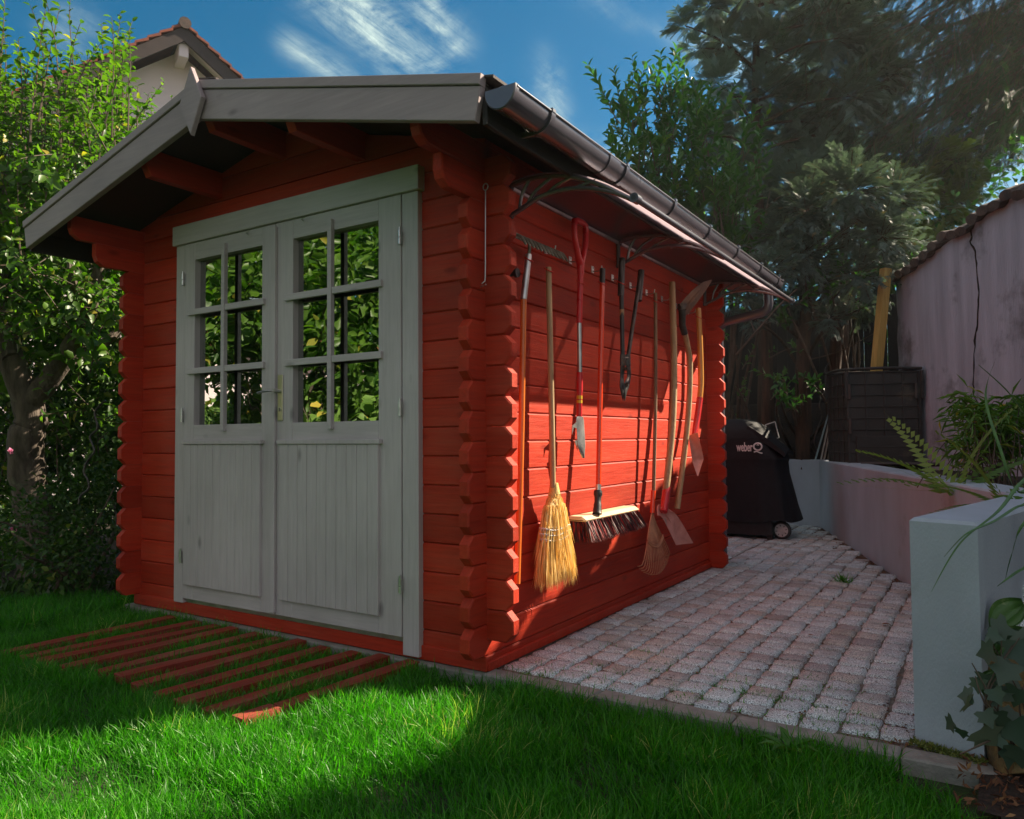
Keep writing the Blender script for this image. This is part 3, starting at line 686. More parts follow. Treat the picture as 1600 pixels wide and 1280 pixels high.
# 2 corn broom
t = tool('corn_broom', 866, 915, 'yellow straw broom with round wooden handle hanging bristles down', 'broom')
a, b = onw(857, 418, .055), onw(864, 762, .075)
shaft(t, 'handle', [a, a.lerp(b, .5)+Vector((.004, -.006, 0)), b], .0135, M['ash'])
cord(t, a+Vector((0, 0, -.012)), .022)
B0, B1 = onw(866, 765, .075), onw(870, 912, .085)
bm = bmesh.new(); H = B0.z-B1.z
prof = [(.0, .020, .018), (.03, .030, .024), (.07, .034, .026), (.11, .050, .032), (.17, .078, .036), (.28, .098, .038), (.40, .110, .038), (.55, .118, .040), (.72, .130, .044), (.86, .140, .048)]
def broomring(f, wy, wx): 
    c = B0.lerp(B1, f); return c, wy, wx
n = 26; prev = None
for f, wy, wx in prof:
    c = B0.lerp(B1, f); ring = [bm.verts.new(c+Vector((math.cos(x)*wx*.9, math.sin(x)*wy*.93, 0))) for x in [2*math.pi*i/n for i in range(n)]]
    if prev:
        for i in range(n): bm.faces.new((prev[i], prev[(i+1) % n], ring[(i+1) % n], ring[i]))
    else: bm.faces.new(ring)
    prev = ring
bm.faces.new(list(reversed(prev)))
tube(bm, [B0+Vector((0, 0, .03)), B0, B0.lerp(B1, .05)], [.018, .024, .027], 14)
head = done('straw_head', bm, M['straw'], t, smooth=True)
Np = 1700; P0 = []; Dd = []; Ls = []
for k in range(Np):
    an = random.uniform(0, 2*math.pi); f0 = random.choice([.08, .2, .35, .5, .62, .74])+random.uniform(-.05, .05)
    i = 0
    while i < len(prof)-2 and prof[i+1][0] < f0: i += 1
    tt = (f0-prof[i][0])/(prof[i+1][0]-prof[i][0]); wy = prof[i][1]*(1-tt)+prof[i+1][1]*tt; wx = prof[i][2]*(1-tt)+prof[i+1][2]*tt
    rr_ = random.uniform(.9, 1.05) if f0 < .7 else random.uniform(.3, 1.05)
    p = B0.lerp(B1, f0)+Vector((math.cos(an)*wx*rr_, math.sin(an)*wy*rr_, 0)); P0.append(p)
    out = .10+.18*random.random()
    dv = Vector((math.cos(an)*.12+random.gauss(0, .04), math.sin(an)*out+random.gauss(0, .05), -1)); Dd.append(dv); Ls.append(min(random.uniform(.10, .24), H*(1.02+random.uniform(-.04, .05)-f0)))
M['strawleaf'] = leafmat('straw_stalks', (.62, .38, .10), (.92, .70, .30), (.95, .82, .5), .15, .5, .3, (1, .9, .6))
leaves('straw', [V3(p) for p in P0], [V3(p) for p in Dd], rdir(Np), np.array(Ls), .0042, T_BLADE, M['strawleaf'], head)
bm = bmesh.new()
for f in (.40, .455, .51):
    i = 6 if f < .45 else 7; c = B0.lerp(B1, f); wy, wx = (.114 if f < .45 else .118), .042
    tube(bm, [c+Vector((math.cos(x)*wx, math.sin(x)*wy, .006*math.sin(3*x))) for x in [2*math.pi*k/28 for k in range(29)]], .0033, 6, cap=False)
    for k in range(26):
        x = 2*math.pi*k/26; q = c+Vector((math.cos(x)*(wx+.001), math.sin(x)*(wy+.001), 0)); tube(bm, [q+Vector((0, -.004, .008)), q+Vector((0, .004, -.008))], .0022, 5)
done('binding', bm, M['twine'], head, smooth=True)
# 3 red D-grip spade
t = tool('weeding_spade', 906, 716, 'narrow red D-handled spade with silver mid shaft and small steel blade', 'spade', .08)
g1, g2, g3, g4 = onw(903, 352, .085), onw(918, 362, .085), onw(913, 398, .085), onw(905, 415, .085)
zt_ = g1.z; yc = onw(907, 415, .085).y
bm = bmesh.new()
tube(bm, [(.085, yc-.062, 1.955), (.085, yc-.058, 1.990), (.085, yc-.03, 1.998), (.085, yc+.03, 1.998), (.085, yc+.058, 1.990), (.085, yc+.062, 1.955)], .0155, 12)
tube(bm, smoothpath([(.085, yc-.062, 1.962), (.085, yc-.055, 1.90), (.085, yc-.026, 1.83), (.085, yc-.002, 1.785)]), [.0150]*12+[.016, .017, .018, .018, .018, .018, .018], 12)
tube(bm, smoothpath([(.085, yc+.062, 1.962), (.085, yc+.055, 1.90), (.085, yc+.026, 1.83), (.085, yc+.002, 1.785)]), .0150, 12)
tube(bm, [(.085, yc, 1.80), (.085, yc, 1.74)], [.020, .017], 14)
done('grip', bm, M['redplastic'], t, smooth=True)
pa, pb, pc_, pd_ = onw(906, 415, .085), onw(905, 505, .08), onw(906, 582, .08), onw(905, 655, .078)
shaft(t, 'handle', [Vector((.085, yc, 1.76)), pb], .0145, M['redplastic'], k=2)
shaft(t, 'shaft', [pb, pc_], .0115, M['steel'], k=2)
bm = bmesh.new(); tube(bm, [pc_, pc_.lerp(pd_, .42)], .0155, 14); tube(bm, [pc_.lerp(pd_, .42), pd_], .0135, 14); done('socket', bm, M['redplastic'], t, smooth=True)
q0 = pc_.lerp(pd_, .50); q1 = pc_.lerp(pd_, .66)
bm = bmesh.new(); tube(bm, [q0, q0.lerp(q1, .45)], .0142, 14); tube(bm, [q0.lerp(q1, .6), q1], .0142, 14); done('band', bm, M['yellow'], t, smooth=True)
bm = bmesh.new(); bt = onw(907, 716, .085)
def bl(u, v):
    z = pd_.z+.012-(pd_.z+.012-bt.z)*v; w = (.030 if v < .06 else .040)*(1-max(0, v-.72)/.28*.92)
    return Vector((.082+.012*(1-(2*u-1)**2)+.012*v, pd_.y+w*(2*u-1)*1.0, z))
slab_surface(bm, bl, 8, 12, lambda u, v: Vector((-.003, 0, 0)))
prism(bm, [(pd_.y-.036, pd_.z-.045), (pd_.y-.036, pd_.z-.012), (pd_.y-.085, pd_.z-.035), (pd_.y-.088, pd_.z-.075), (pd_.y-.070, pd_.z-.040)], (.082, 0, 0), Y, Z, X, 0, .004, .0)
prism(bm, [(pd_.y-.034, pd_.z-.10), (pd_.y-.034, pd_.z-.15), (pd_.y-.060, pd_.z-.105)], (.082, 0, 0), Y, Z, X, 0, .004, .0)
done('blade', bm, M['steel'], t, smooth=True); cord(t, (.085, yc, 1.70), .022)
# 4 push broom
t = tool('push_broom', 940, 840, 'push broom with orange red handle, pale head and dark red bristles', 'broom')
a, b = onw(941, 440, .06), onw(935, 757, .10)
shaft(t, 'handle', [a, b], .0135, M['orangered'], k=3)
shaft(t, 'end_cap', [onw(941.5, 420, .06), onw(941, 443, .06)], .0155, M['black_plastic'], k=2)
shaft(t, 'ferrule', [b, onw(934.5, 770, .10)], .0145, M['steel'], k=2)
e = onw(933, 803, .115)
shaft(t, 'socket', [onw(934.5, 767, .10), onw(934, 782, .105), e], [.021, .021, .022, .022, .018, .017, .017, .017, .020, .020, .022, .022, .024], M['black_plastic'], k=6)
cord(t, a+Vector((0, 0, -.01)), .022)
y0, y1, zz = .635, 1.275, .553
bm = bmesh.new()
prism(bm, [(.02, zz-.004), (.125, zz-.004), (.130, zz+.004), (.105, zz+.020), (.04, zz+.020), (.018, zz+.004)], (0, 0, 0), X, Z, Y, y0, y1, .008); head = done('broom_head', bm, M['palewood'], t)
Np = 6000; u = rg.random(Np); xx = .022+.105*rg.random(Np); yy = y0+.015+(y1-y0-.03)*u
Dv = np.stack([.15+.9*(xx-.075)*6+rg.normal(size=Np)*.10, (u-.5)*.55+rg.normal(size=Np)*.10+.16, -np.ones(Np)], 1)
for nm, mm, sel in (('bristles', M['bristle'], u*977 % 1 < .72), ('bristles', M['bristle_red'], u*977 % 1 >= .72)):
    leaves(nm, np.stack([xx, yy, np.full(Np, zz-.002)], 1)[sel], Dv[sel], rdir(sel.sum()), .098+.018*rg.random(sel.sum()), .0062, T_BLADE, mm, head)
# 5 loppers
t = tool('loppers', 975, 625, 'long black two-handled loppers hanging blades down from the middle bracket', 'loppers')
p1, p2 = onw(970, 408, .065), onw(1001, 425, .07); v0 = onw(973, 560, .075); v1 = onw(981, 560, .075)
shaft(t, 'arm', [p1, v0], .0125, M['black_plastic'], k=2)
shaft(t, 'arm', [p2, p2.lerp(v1, .35), v1], .0115, M['iron'], k=3)
shaft(t, 'grip', [onw(972, 404, .065), onw(970, 462, .066)], .0185, M['black_plastic'], k=2)
shaft(t, 'grip', [onw(1002, 423, .07), onw(998, 470, .072)], .0185, M['black_plastic'], k=2)
bm = bmesh.new(); tp = onw(975, 626, .08)
for s, tv in ((-1, v0), (1, v1)):
    tube(bm, [tv+Vector((0, 0, .02)), tv+Vector((0, 0, -.04))], [.020, .022], 10, flat=.7)
    tube(bm, smoothpath([tv+Vector((0, 0, -.03)), tv+Vector((.004*s, .004*s, -.10)), tp+Vector((.004*s, .012*s, .06)), tp+Vector((.003*s, .004*s, -.002))]), [.020, .021, .022, .021, .02, .019, .018, .018, .020, .022, .024, .023, .020, .017, .014, .011, .008, .005, .003], 8, flat=.45)
for f in (.25, .62): q = v0.lerp(tp, f); tube(bm, [q+Vector((-.012, .012, 0)), q+Vector((.024, .012, 0))], .010, 10)
tube(bm, [v0+Vector((.005, -.018, .0)), v1+Vector((.005, .018, .003))], .006, 8)
done('jaws', bm, M['iron'], t, smooth=True)
cord(t, p1+Vector((0, 0, -.12)), .024); cord(t, p2+Vector((0, 0, -.08)), .024)
bm = bmesh.new(); q = p1.lerp(v0, .50); tube(bm, [q, q+Vector((0, 0, -.035))], .0132, 12); done('sticker', bm, M['ash'], t, smooth=True)
# 6 leaf rake
t = tool('leaf_rake', 1015, 890, 'fan leaf rake with thin wooden handle and rusty orange tines hanging down', 'rake')
a, b = onw(1024, 458, .055), onw(1021, 775, .07)
shaft(t, 'handle', [a, a.lerp(b, .5)+Vector((.003, .01, 0)), b], .0110, M['oldwood'])
cord(t, a+Vector((0, 0, -.05)), .020)
M['tine'] = mat('rusty_orange_tines', (.66, .30, .16), (.46, .18, .10), .5, 20, metal=.2)
e = onw(1019, 802, .075)
shaft(t, 'socket', [b+Vector((0, 0, .03)), e], .014, M['orangered'], k=2)
bm = bmesh.new(); nT = 18; foot = e.z-.285
mid = []
for k in range(nT):
    f = k/(nT-1)-.5; an = f*1.35
    L_ = .335
    d = Vector((.10*(1-abs(f)*1.2), math.sin(an)*1.0, -math.cos(an)))
    pts = [e+Vector((0, f*.02, 0)), e+d*.10, e+d*L_*.72+Vector((.012, 0, 0)), e+d*L_+Vector((.010, 0, 0)), e+d*L_*1.04+Vector((-.018, 0, -.002))]
    tube(bm, smoothpath(pts, 3), .0034, 6, flat=.6); mid.append(e+d*.190+Vector((.010, 0, 0)))
tube(bm, smoothpath(mid, 2), .0065, 8); tube(bm, [m_+Vector((.0, 0, .012)) for m_ in mid], .004, 6)
done('tines', bm, M['tine'], t, smooth=True)
# 7 square shovel
t = tool('square_shovel', 1055, 850, 'square-mouthed shovel with thick pale wooden shaft and faded pink red blade', 'shovel', .08)
a, b = onw(1050, 441, .075), onw(1040, 772, .10)
shaft(t, 'handle', [a, onw(1053, 560, .085), onw(1051, 660, .10), b], .0205, M['ash'], 16)
bm = bmesh.new(); s0 = onw(1042, 762, .10); s1 = onw(1037, 800, .115)
tube(bm, [s0, s0.lerp(s1, .5), s1], [.024, .025, .022], 16); done('socket', bm, M['redmetal'], t, smooth=True)
cnr = [onw(1027, 792, .100), onw(1047, 786, .12), onw(1083, 849, .155), onw(1056, 852, .120)]
bm = bmesh.new()
def bl(u, v):
    A_ = cnr[0].lerp(cnr[3], v); B_ = cnr[1].lerp(cnr[2], v); q = A_.lerp(B_, u)
    r0 = 1-((1-v)**10)*(abs(2*u-1)**3)*.10
    q = Vector((q.x-.030*(1-(2*u-1)**2)*(1-v*.7), q.y, q.z-((1-v)**6)*(abs(2*u-1)**2.2)*.05))
    return q
slab_surface(bm, bl, 12, 12, lambda u, v: Vector((.003, 0, 0))); done('blade', bm, M['pinkblade'], t, smooth=True)
bm = bmesh.new(); tube(bm, smoothpath([s1+Vector((.002, 0, .02)), bl(.5, .10)+Vector((.008, 0, 0)), bl(.5, .45)+Vector((.006, 0, 0))], 4), [.020, .019, .018, .017, .016, .011, .007, .004, .002], 10, flat=.6); done('spine', bm, M['pinkblade'], t, smooth=True)
# 8 curved-handle hoe, blade up
t = tool('grub_hoe', 1058, 795, 'curved wooden-handled hoe hung upside down with broad rust-brown blade on top', 'hoe')
a, b, c, d_ = onw(1066, 505, .075), onw(1078, 570, .085), onw(1076, 640, .085), onw(1058, 795, .055)
shaft(t, 'handle', [a, onw(1073, 535, .08), b, c, onw(1069, 710, .075), d_], .0185, M['ash'], 16)
bm = bmesh.new(); h0 = onw(1066, 508, .075); h1 = onw(1066, 480, .085)
tube(bm, [onw(1070, 522, .078), h0, h1], [.021, .022, .024], 12); tube(bm, [h1+Vector((0, 0, .02)), h1+Vector((0, 0, -.02))], .030, 12)
M['rustblade'] = mat('rusty_brown_blade', (.26, .15, .10), (.13, .08, .06), .55, 12, metal=.3, bump=.4, c3=(.36, .22, .15), c3s=10)
done('eye', bm, M['iron'], t, smooth=True)
bm = bmesh.new(); e0 = onw(1062, 476, .08); e1 = onw(1071, 494, .09); e2 = onw(1113, 437, .205); e3 = onw(1097, 441, .190)
def bl(u, v):
    A_ = e0.lerp(e3, v)+Vector((0, 0, .012*math.sin(v*3.1))); B_ = e1.lerp(e2, v)+Vector((0, 0, -.014*math.sin(v*3.1)))
    q = A_.lerp(B_, u); return q+Vector((.014*(1-(2*u-1)**2)*(1-v), -.010*(1-(2*u-1)**2)*(1-v*.5), 0))
slab_surface(bm, bl, 8, 14, lambda u, v: Vector((.002, -.003, -.002)))
tube(bm, [bl(.5, 0.02)+Vector((.004, -.006, 0)), bl(.5, .5)+Vector((.003, -.005, 0)), bl(.5, .93)+Vector((0, -.002, 0))], [.011, .007, .002], 8)
done('blade', bm, M['rustblade'], t, smooth=True)
# 9 small pointed spade
t = tool('pointed_spade', 1090, 744, 'pointed spade with yellow shaft and scratched red blade nearest the back corner', 'spade', .07)
a, b = onw(1091, 482, .07), onw(1095, 602, .085)
shaft(t, 'handle', [a, onw(1094, 545, .08), b, onw(1091, 640, .085)], .0195, M['yellowwood'], 16)
shaft(t, 'socket', [onw(1093.5, 622, .086), onw(1089, 655, .085), onw(1083, 690, .085)], [.0215]*7+[.021, .020, .019, .018, .017, .016], M['redmetal'], k=6)
bm = bmesh.new(); c0 = onw(1076, 683, .075); c1 = onw(1089, 676, .14); tipv = onw(1090, 745, .13); r1 = onw(1099, 716, .14); l1 = onw(1082, 722, .085)
def bl(u, v):
    if v < .7: A_ = c0.lerp(l1, v/.7); B_ = c1.lerp(r1, v/.7)
    else: A_ = l1.lerp(tipv, (v-.7)/.3*.96); B_ = r1.lerp(tipv, (v-.7)/.3*.96)
    q = A_.lerp(B_, u); return q+Vector((-.02*(1-(2*u-1)**2)*(1-v), .012*(1-(2*u-1)**2)*(1-v), 0))
slab_surface(bm, bl, 8, 14, lambda u, v: Vector((.003, .001, 0))); done('blade', bm, M['pinkblade'], t, smooth=True)
cord(t, a+Vector((0, 0, -.06)), .024)
# hook rod hanging in the inner corner
bm = bmesh.new(); x_, y_ = .016, -.016
tube(bm, [(x_+math.cos(a)*.012, y_, 1.985+math.sin(a)*.014) for a in [2*math.pi*k/14 for k in range(15)]], .0024, 7, cap=False)
tube(bm, smoothpath([(x_, y_, 1.970), (x_-.002, y_, 1.75), (x_-.004, y_, 1.61), (x_-.008, y_-.004, 1.590), (x_-.022, y_-.010, 1.578), (x_-.012, y_-.02, 1.568), (x_+.02, y_-.03, 1.572)]), .0026, 7)
tag(done('hook_rod', bm, M['steel'], smooth=True), 'thin bright steel rod with hooked foot hanging in the shed front corner', 'hook')
# ================================================================== GROUND, LAWN, PAVING
LAWN_Z = -.045
def nz3(x, y, s=1.0, k=0): return noise.noise(Vector((x*s, y*s, k)))
M['groundmat'] = mat('far_grass_ground', (.035, .075, .012), (.02, .04, .008), .95, 3, bump=.6, bscale=60)
bm = bmesh.new(); grid_surface(bm, lambda u, v: Vector((-400+800*u, -400+800*v, -.20)), 8, 8); tag(done('ground', bm, M['groundmat']), kind='structure')
M['lawnmat'] = mat('lawn_thatch', (.030, .060, .010), (.020, .022, .008), .95, 30, bump=1, bscale=90)
bm = bmesh.new()
def lf_(u, v): x = -14+15.75*u; y = -9+9.0*v; return Vector((x, y, LAWN_Z+.012*nz3(x, y, 1.3)))
vs = grid_surface(bm, lf_, 60, 36)
def lf2(u, v): x = -14+11.46*u; y = .0+1.2*v; return Vector((x, y, LAWN_Z+.012*nz3(x, y, 1.3)+.0*v))
grid_surface(bm, lf2, 30, 5)
tag(done('lawn', bm, M['lawnmat'], smooth=True), kind='structure')
# granite setts
def granite():
    m = bpy.data.materials.new('granite_setts'); m.use_nodes = True; nt = m.node_tree; N = nt.nodes; L = nt.links; b = N['Principled BSDF']
    tc = N.new('ShaderNodeTexCoord'); ge = N.new('ShaderNodeNewGeometry')
    n1 = N.new('ShaderNodeTexNoise'); n1.inputs['Scale'].default_value = 260; n1.inputs['Detail'].default_value = 3; L.new(tc.outputs['Object'], n1.inputs['Vector'])
    cr = N.new('ShaderNodeValToRGB'); e = cr.color_ramp.elements; e[0].position = .36; e[0].color = (.10, .10, .105, 1); e[1].position = .62; e[1].color = (.85, .82, .80, 1)
    e2 = e.new(.48); e2.color = (.50, .49, .49, 1); L.new(n1.outputs['Fac'], cr.inputs[0])
    ri = N.new('ShaderNodeValToRGB'); ee = ri.color_ramp.elements; ee[0].color = (.62, .60, .62, 1); ee[1].color = (1.12, 1.26, 1.30, 1); e3 = ee.new(.5); e3.color = (.90, 1.02, 1.08, 1); e4 = ee.new(.08); e4.color = (.95, .92, .86, 1)
    L.new(ge.outputs['Random Per Island'], ri.inputs[0])
    mx = N.new('ShaderNodeMix'); mx.data_type = 'RGBA'; mx.blend_type = 'MULTIPLY'; mx.inputs[0].default_value = 1; L.new(cr.outputs[0], mx.inputs[6]); L.new(ri.outputs[0], mx.inputs[7])
    n3 = N.new('ShaderNodeTexNoise'); n3.inputs['Scale'].default_value = 5; n3.inputs['Detail'].default_value = 6; L.new(tc.outputs['Object'], n3.inputs['Vector'])
    r3 = N.new('ShaderNodeValToRGB'); r3.color_ramp.elements[0].position = .52; r3.color_ramp.elements[1].position = .72; r3.color_ramp.elements[1].color = (.55, .55, .55, 1); L.new(n3.outputs['Fac'], r3.inputs[0])
    m2 = N.new('ShaderNodeMix'); m2.data_type = 'RGBA'; L.new(r3.outputs[0], m2.inputs[0]); L.new(mx.outputs[2], m2.inputs[6]); m2.inputs[7].default_value = (.17, .13, .10, 1)
    L.new(m2.outputs[2], b.inputs['Base Color']); b.inputs['Roughness'].default_value = .75
    bp = N.new('ShaderNodeBump'); bp.inputs['Strength'].default_value = .8; bp.inputs['Distance'].default_value = .004; n4 = N.new('ShaderNodeTexNoise'); n4.inputs['Scale'].default_value = 90; n4.inputs['Detail'].default_value = 5
    L.new(tc.outputs['Object'], n4.inputs['Vector']); L.new(n4.outputs['Fac'], bp.inputs['Height']); L.new(bp.outputs[0], b.inputs['Normal'])
    return m
M['granite'] = granite()
M['joint'] = mat('joint_grit', (.30, .25, .21), (.11, .085, .065), .95, 90, bump=1, bscale=160, c3=(.05, .075, .02), c3s=3.2, c3t=.60)
def xw(y):                                    # yard-side face of the retaining wall
    return 1.53+(y-.10)*.2280 if y < 1.35 else 1.815-(y-1.35)*(1.615/4.5)
bm = bmesh.new()
grid_surface(bm, lambda u, v: Vector((-1.6+3.7*u, .045+5.9*v, -.0085+.004*nz3(-1.6+3.7*u, .045+5.9*v, 9))), 60, 90, mi=1)
def sett(cx, cy, w, l, ang=0):
    KK = (-1, -.93, -.5, 0, .5, .93, 1); n = 6; h = .006+.005*random.random(); sd = random.random()*50; tx, ty = random.gauss(0, .018), random.gauss(0, .018)
    ca, sa = math.cos(ang), math.sin(ang); V = []
    for i in range(n+1):
        row = []
        for j in range(n+1):
            a, b = KK[i], KK[j]
            # squarish with knocked corners
            ra = a*(1-.06*abs(b)**4); rb = b*(1-.06*abs(a)**4)
            e = max(abs(a), abs(b))
            x = ra*w/2*(1+.07*noise.noise(Vector((b*1.9, sd, 0)))*1.2); y = rb*l/2*(1+.09*noise.noise(Vector((a*1.9, sd, 5)))*1.6)
            z = -.004+h*(1-max(0, e-.6)**2*2.2)+.0045*noise.noise(Vector((a*1.7+sd, b*1.7, sd)))+tx*x+ty*y
            if e > .99: z = -.014
            row.append(bm.verts.new((cx+x*ca-y*sa, cy+x*sa+y*ca, z)))
        V.append(row)
    for i in range(n):
        for j in range(n): bm.faces.new((V[i][j], V[i+1][j], V[i+1][j+1], V[i][j+1]))
xc = .066
cols = []
k = 0
x0 = -1.52
while x0 < 2.0:
    if x0 < 0 and x0+.1 > 0: x0 = .014
    wd = .104+.016*random.random()
    y = .052+.06*random.random()
    while y < 5.82:
        l = random.choice([random.uniform(.075, .10), random.uniform(.09, .125)]); xx = x0+wd/2+.012*nz3(y, x0, 1.1)+random.gauss(0, .0035); yy = y+l/2
        ok = xx+wd/2 < xw(yy)+.02 and (xx-wd/2 > -.012 or yy-l/2 > 2.95)
        if ok: sett(xx, yy, wd, l, random.gauss(0, .035))
        y += l+.010+.008*random.random()
    x0 += wd+.0045
tag(done('paving', bm, [M['granite'], M['joint']], smooth=False), kind='structure')
for p in bpy.data.objects['paving'].data.polygons: p.use_smooth = True
# kerb between lawn and yard
bm = bmesh.new(); xs = [-.0, .50, 1.0, 1.5, 1.78]
for a, b in zip(xs, xs[1:]): box(bm, a+.003 if a else .005, b-.002, -.044, .042, -.17, .002+.003*random.random(), .007)
tag(done('kerb', bm, M['concrete']), kind='structure')
# dead leaves, grit and moss in the joints
n = 11000; lx = rg.random(n)*3.4-1.5; ly = .05+5.7*rg.random(n)**1.1
xb = np.array([xw(v) for v in ly]); near_wall = rg.random(n) < .30
lx = np.where(near_wall, xb-.02-np.abs(rg.normal(size=n))*.09, lx)
sel = (lx < xb) & ((lx > .02) | (ly > 2.95)); lx, ly = lx[sel], ly[sel]; n = len(lx)
M['litter'] = leafmat('brown_litter', (.10, .04, .025), (.24, .12, .06), (.40, .24, .10), .1, .7, .2, (1, .8, .5))
d = rdir(n); d[:, 2] *= .25; nn = rdir(n, 2.5)
tag(leaves('leaf_litter', np.stack([lx, ly, np.full(n, -.001)], 1), d, nn, .010+.012*rg.random(n), .005+.006*rg.random(n), T_SIMPLE, M['litter']), 'tiny brown dead leaves and bark bits scattered over the cobbles', 'leaf litter', kind='stuff')
M['bigleaf'] = leafmat('fallen_leaves', (.12, .05, .03), (.30, .14, .05), (.45, .22, .05), .1, .6, .3, (1, .8, .4))
fl = [((1377, 975), 'brown curled fallen leaf lying on the cobbles left of the grey pillar', .045), ((1155, 1020), 'small tan fallen leaf on the cobbles in the middle of the yard', .03), ((1262, 992), 'rust coloured fallen leaf between cobbles near the yard centre', .028)]
for (px, py), lab, s in fl:
    q = on(px, py, 2, .012); tag(leaves('fallen_leaf', [V3(q)], [(1, .3, .1)], [(0, .2, 1)], s, s*.6, T_BROAD, M['bigleaf']), lab, 'leaf')
# weed tuft and moss blades in joints
M['grass'] = leafmat('grass_blades', (.018, .105, .006), (.078, .29, .014), (.42, .42, .14), .40, .42, .35, (.9, 1.5, .3))
q = on(1318, 910, 2, .0); n = 60; pp = np.tile(V3(q), (n, 1))+rg.normal(size=(n, 3))*np.array([.02, .02, 0])
tag(leaves('weed_tuft', pp, rdir(n, 1.2), rdir(n), .05+.03*rg.random(n), .006, T_BLADE, M['grass']), 'small green weed tuft growing between cobbles in front of the pink wall', 'weed')
n = 700; tt = rg.random(n); mx_ = 1.515+.20*tt; my_ = .092-.062*tt-np.abs(rg.normal(size=n))*.012
M['moss'] = leafmat('yellow_green_moss', (.10, .13, .03), (.26, .28, .08), None, .2, .8, .2)
tag(leaves('moss', np.stack([mx_, my_, .002+.012*rg.random(n)], 1), rdir(n, .6), rdir(n), .010+.008*rg.random(n), .005, T_SIMPLE, M['moss']), 'yellow green moss growing along the foot of the grey pillar', 'moss', kind='stuff')
# grass
T_GR = (np.array([(0, -.5, 0), (0, .5, 0), (.42, .46, -.04), (.42, -.46, -.04), (.78, .3, -.20), (.78, -.3, -.20), (1.0, 0, -.42)]), [(0, 1, 2, 3), (3, 2, 4, 5), (5, 4, 6)])
def lawn_edge_ok(x, y):
    # shrub bed border on the left runs from (-3.39,-.33) to (-2.96,.15)
    return (y < 0-.05) & ~((x < -2.55) & (y > (x+3.387)*1.115-.327)) | ((x < -2.52) & (y >= -.05) & (y < (x+3.387)*1.115-.327))
BAT = [((-.359, -.029), (-.442, -.866)), ((-.51, -.048), (-.602, -.872)), ((-.677, -.048), (-.751, -.882)), ((-.847, -.072), (-.914, -.86)), ((-1.014, -.063), (-1.089, -.843)), ((-1.166, -.067), (-1.237, -.825)),
       ((-1.317, -.068), (-1.386, -.823)), ((-1.489, -.076), (-1.58, -.87)), ((-1.636, -.066), (-1.735, -.885)), ((-1.788, -.074), (-1.88, -.892)), ((-1.977, -.094), (-2.043, -.9))]
BW = .070
def grass(n, x0, x1, y0, y1, len0, len1, wd):
    x = x0+(x1-x0)*rg.random(n); y = y0+(y1-y0)*rg.random(n); ok = lawn_edge_ok(x, y)
    ok &= ~((x > -2.54) & (x < .0) & (y > -.052))
    ok &= ~((x > 1.66) & (y > -.40+(1.9-x)*.3)) & ~((x > 1.50) & (y > -.16))
    ok &= ~((x > -.0) & (y > -.048)) 
    for (a, b) in BAT:
        t = (y-a[1])/(b[1]-a[1]); xc_ = a[0]+(b[0]-a[0])*t
        ok &= ~((np.abs(x-xc_+.0) < BW*.45) & (t > 0) & (t < 1))
    x, y = x[ok], y[ok]
    pat = np.array([nz3(a, b, 2.2, 3) for a, b in zip(x[::1], y[::1])]) if len(x) < 60000 else np.interp(np.arange(len(x)), np.arange(0, len(x)), np.zeros(len(x)))
    if len(x) >= 60000:
        g = np.array([[nz3(x0+(x1-x0)*i/60, y0+(y1-y0)*j/60, 2.6, 3)+.5*nz3(x0+(x1-x0)*i/60, y0+(y1-y0)*j/60, 7, 9) for j in range(61)] for i in range(61)])
        pat = g[((x-x0)/(x1-x0)*60).astype(int), ((y-y0)/(y1-y0)*60).astype(int)]
    keep = rg.random(len(x)) < np.clip(.80+1.2*pat, .35, 1); x, y, pat = x[keep], y[keep], pat[keep]; m_ = len(x)
    D = np.stack([rg.normal(size=m_)*.42+pat*.5, rg.normal(size=m_)*.42-.12, np.ones(m_)], 1)
    Ln = (len0+(len1-len0)*rg.random(m_)**1.3)*(1+.55*pat)
    inb = (x > -2.1) & (x < -.33) & (y > -.93); Ln = np.where(inb, Ln*.82, Ln)
    r = np.clip(rg.random(m_)*.93+.06*(rg.random(m_) < .05)+pat*.25, 0, 1)
    return np.stack([x, y, np.full(m_, LAWN_Z-.004)], 1), D, rdir(m_), Ln, wd*(.7+.6*rg.random(m_)), r
parts = [grass(250000, -3.6, 1.75, -1.75, .0, .040, .098, .0032), grass(38000, -6.0, -2.5, -1.4, 1.0, .05, .10, .0060), grass(26000, -9, 1.8, -6.5, -1.7, .05, .09, .012)]
A_ = [np.concatenate([p[i] for p in parts]) for i in range(6)]
tag(leaves('grass', A_[0], A_[1], A_[2], A_[3], A_[4], T_GR, M['grass'], rnd=A_[5]), 'lush bright green lawn grass in front of the red shed', 'grass', kind='stuff')
M['shrubby'] = leafmat('weed_leaves', (.05, .14, .02), (.10, .22, .04), None, .3, .5, .4)
n = 1400; gx_ = .02+1.5*rg.random(n); gy_ = .055+.55*rg.random(n)**2; cid = rg.integers(0, 60, n); gx_ = gx_*.15+.85*(rg.random(60)*1.5+.02)[cid]+rg.normal(size=n)*.012; gy_ = gy_*.1+.9*(.06+.6*rg.random(60)**1.6)[cid]+rg.normal(size=n)*.012
gk = gx_ > .03
tag(leaves('joint_grass', np.stack([gx_, gy_, np.full(n, -.006)], 1)[gk], rdir(n, 1.0)[gk], rdir(n)[gk], .014+.026*rg.random(n)[gk], .0028, T_BLADE, M['grass']), 'sparse moss and grass sprouting in the cobble joints near the kerb', 'moss', kind='stuff')
q = on(1232, 1172, 2, -.01); n = 7; an = np.linspace(0, 5.4, n)
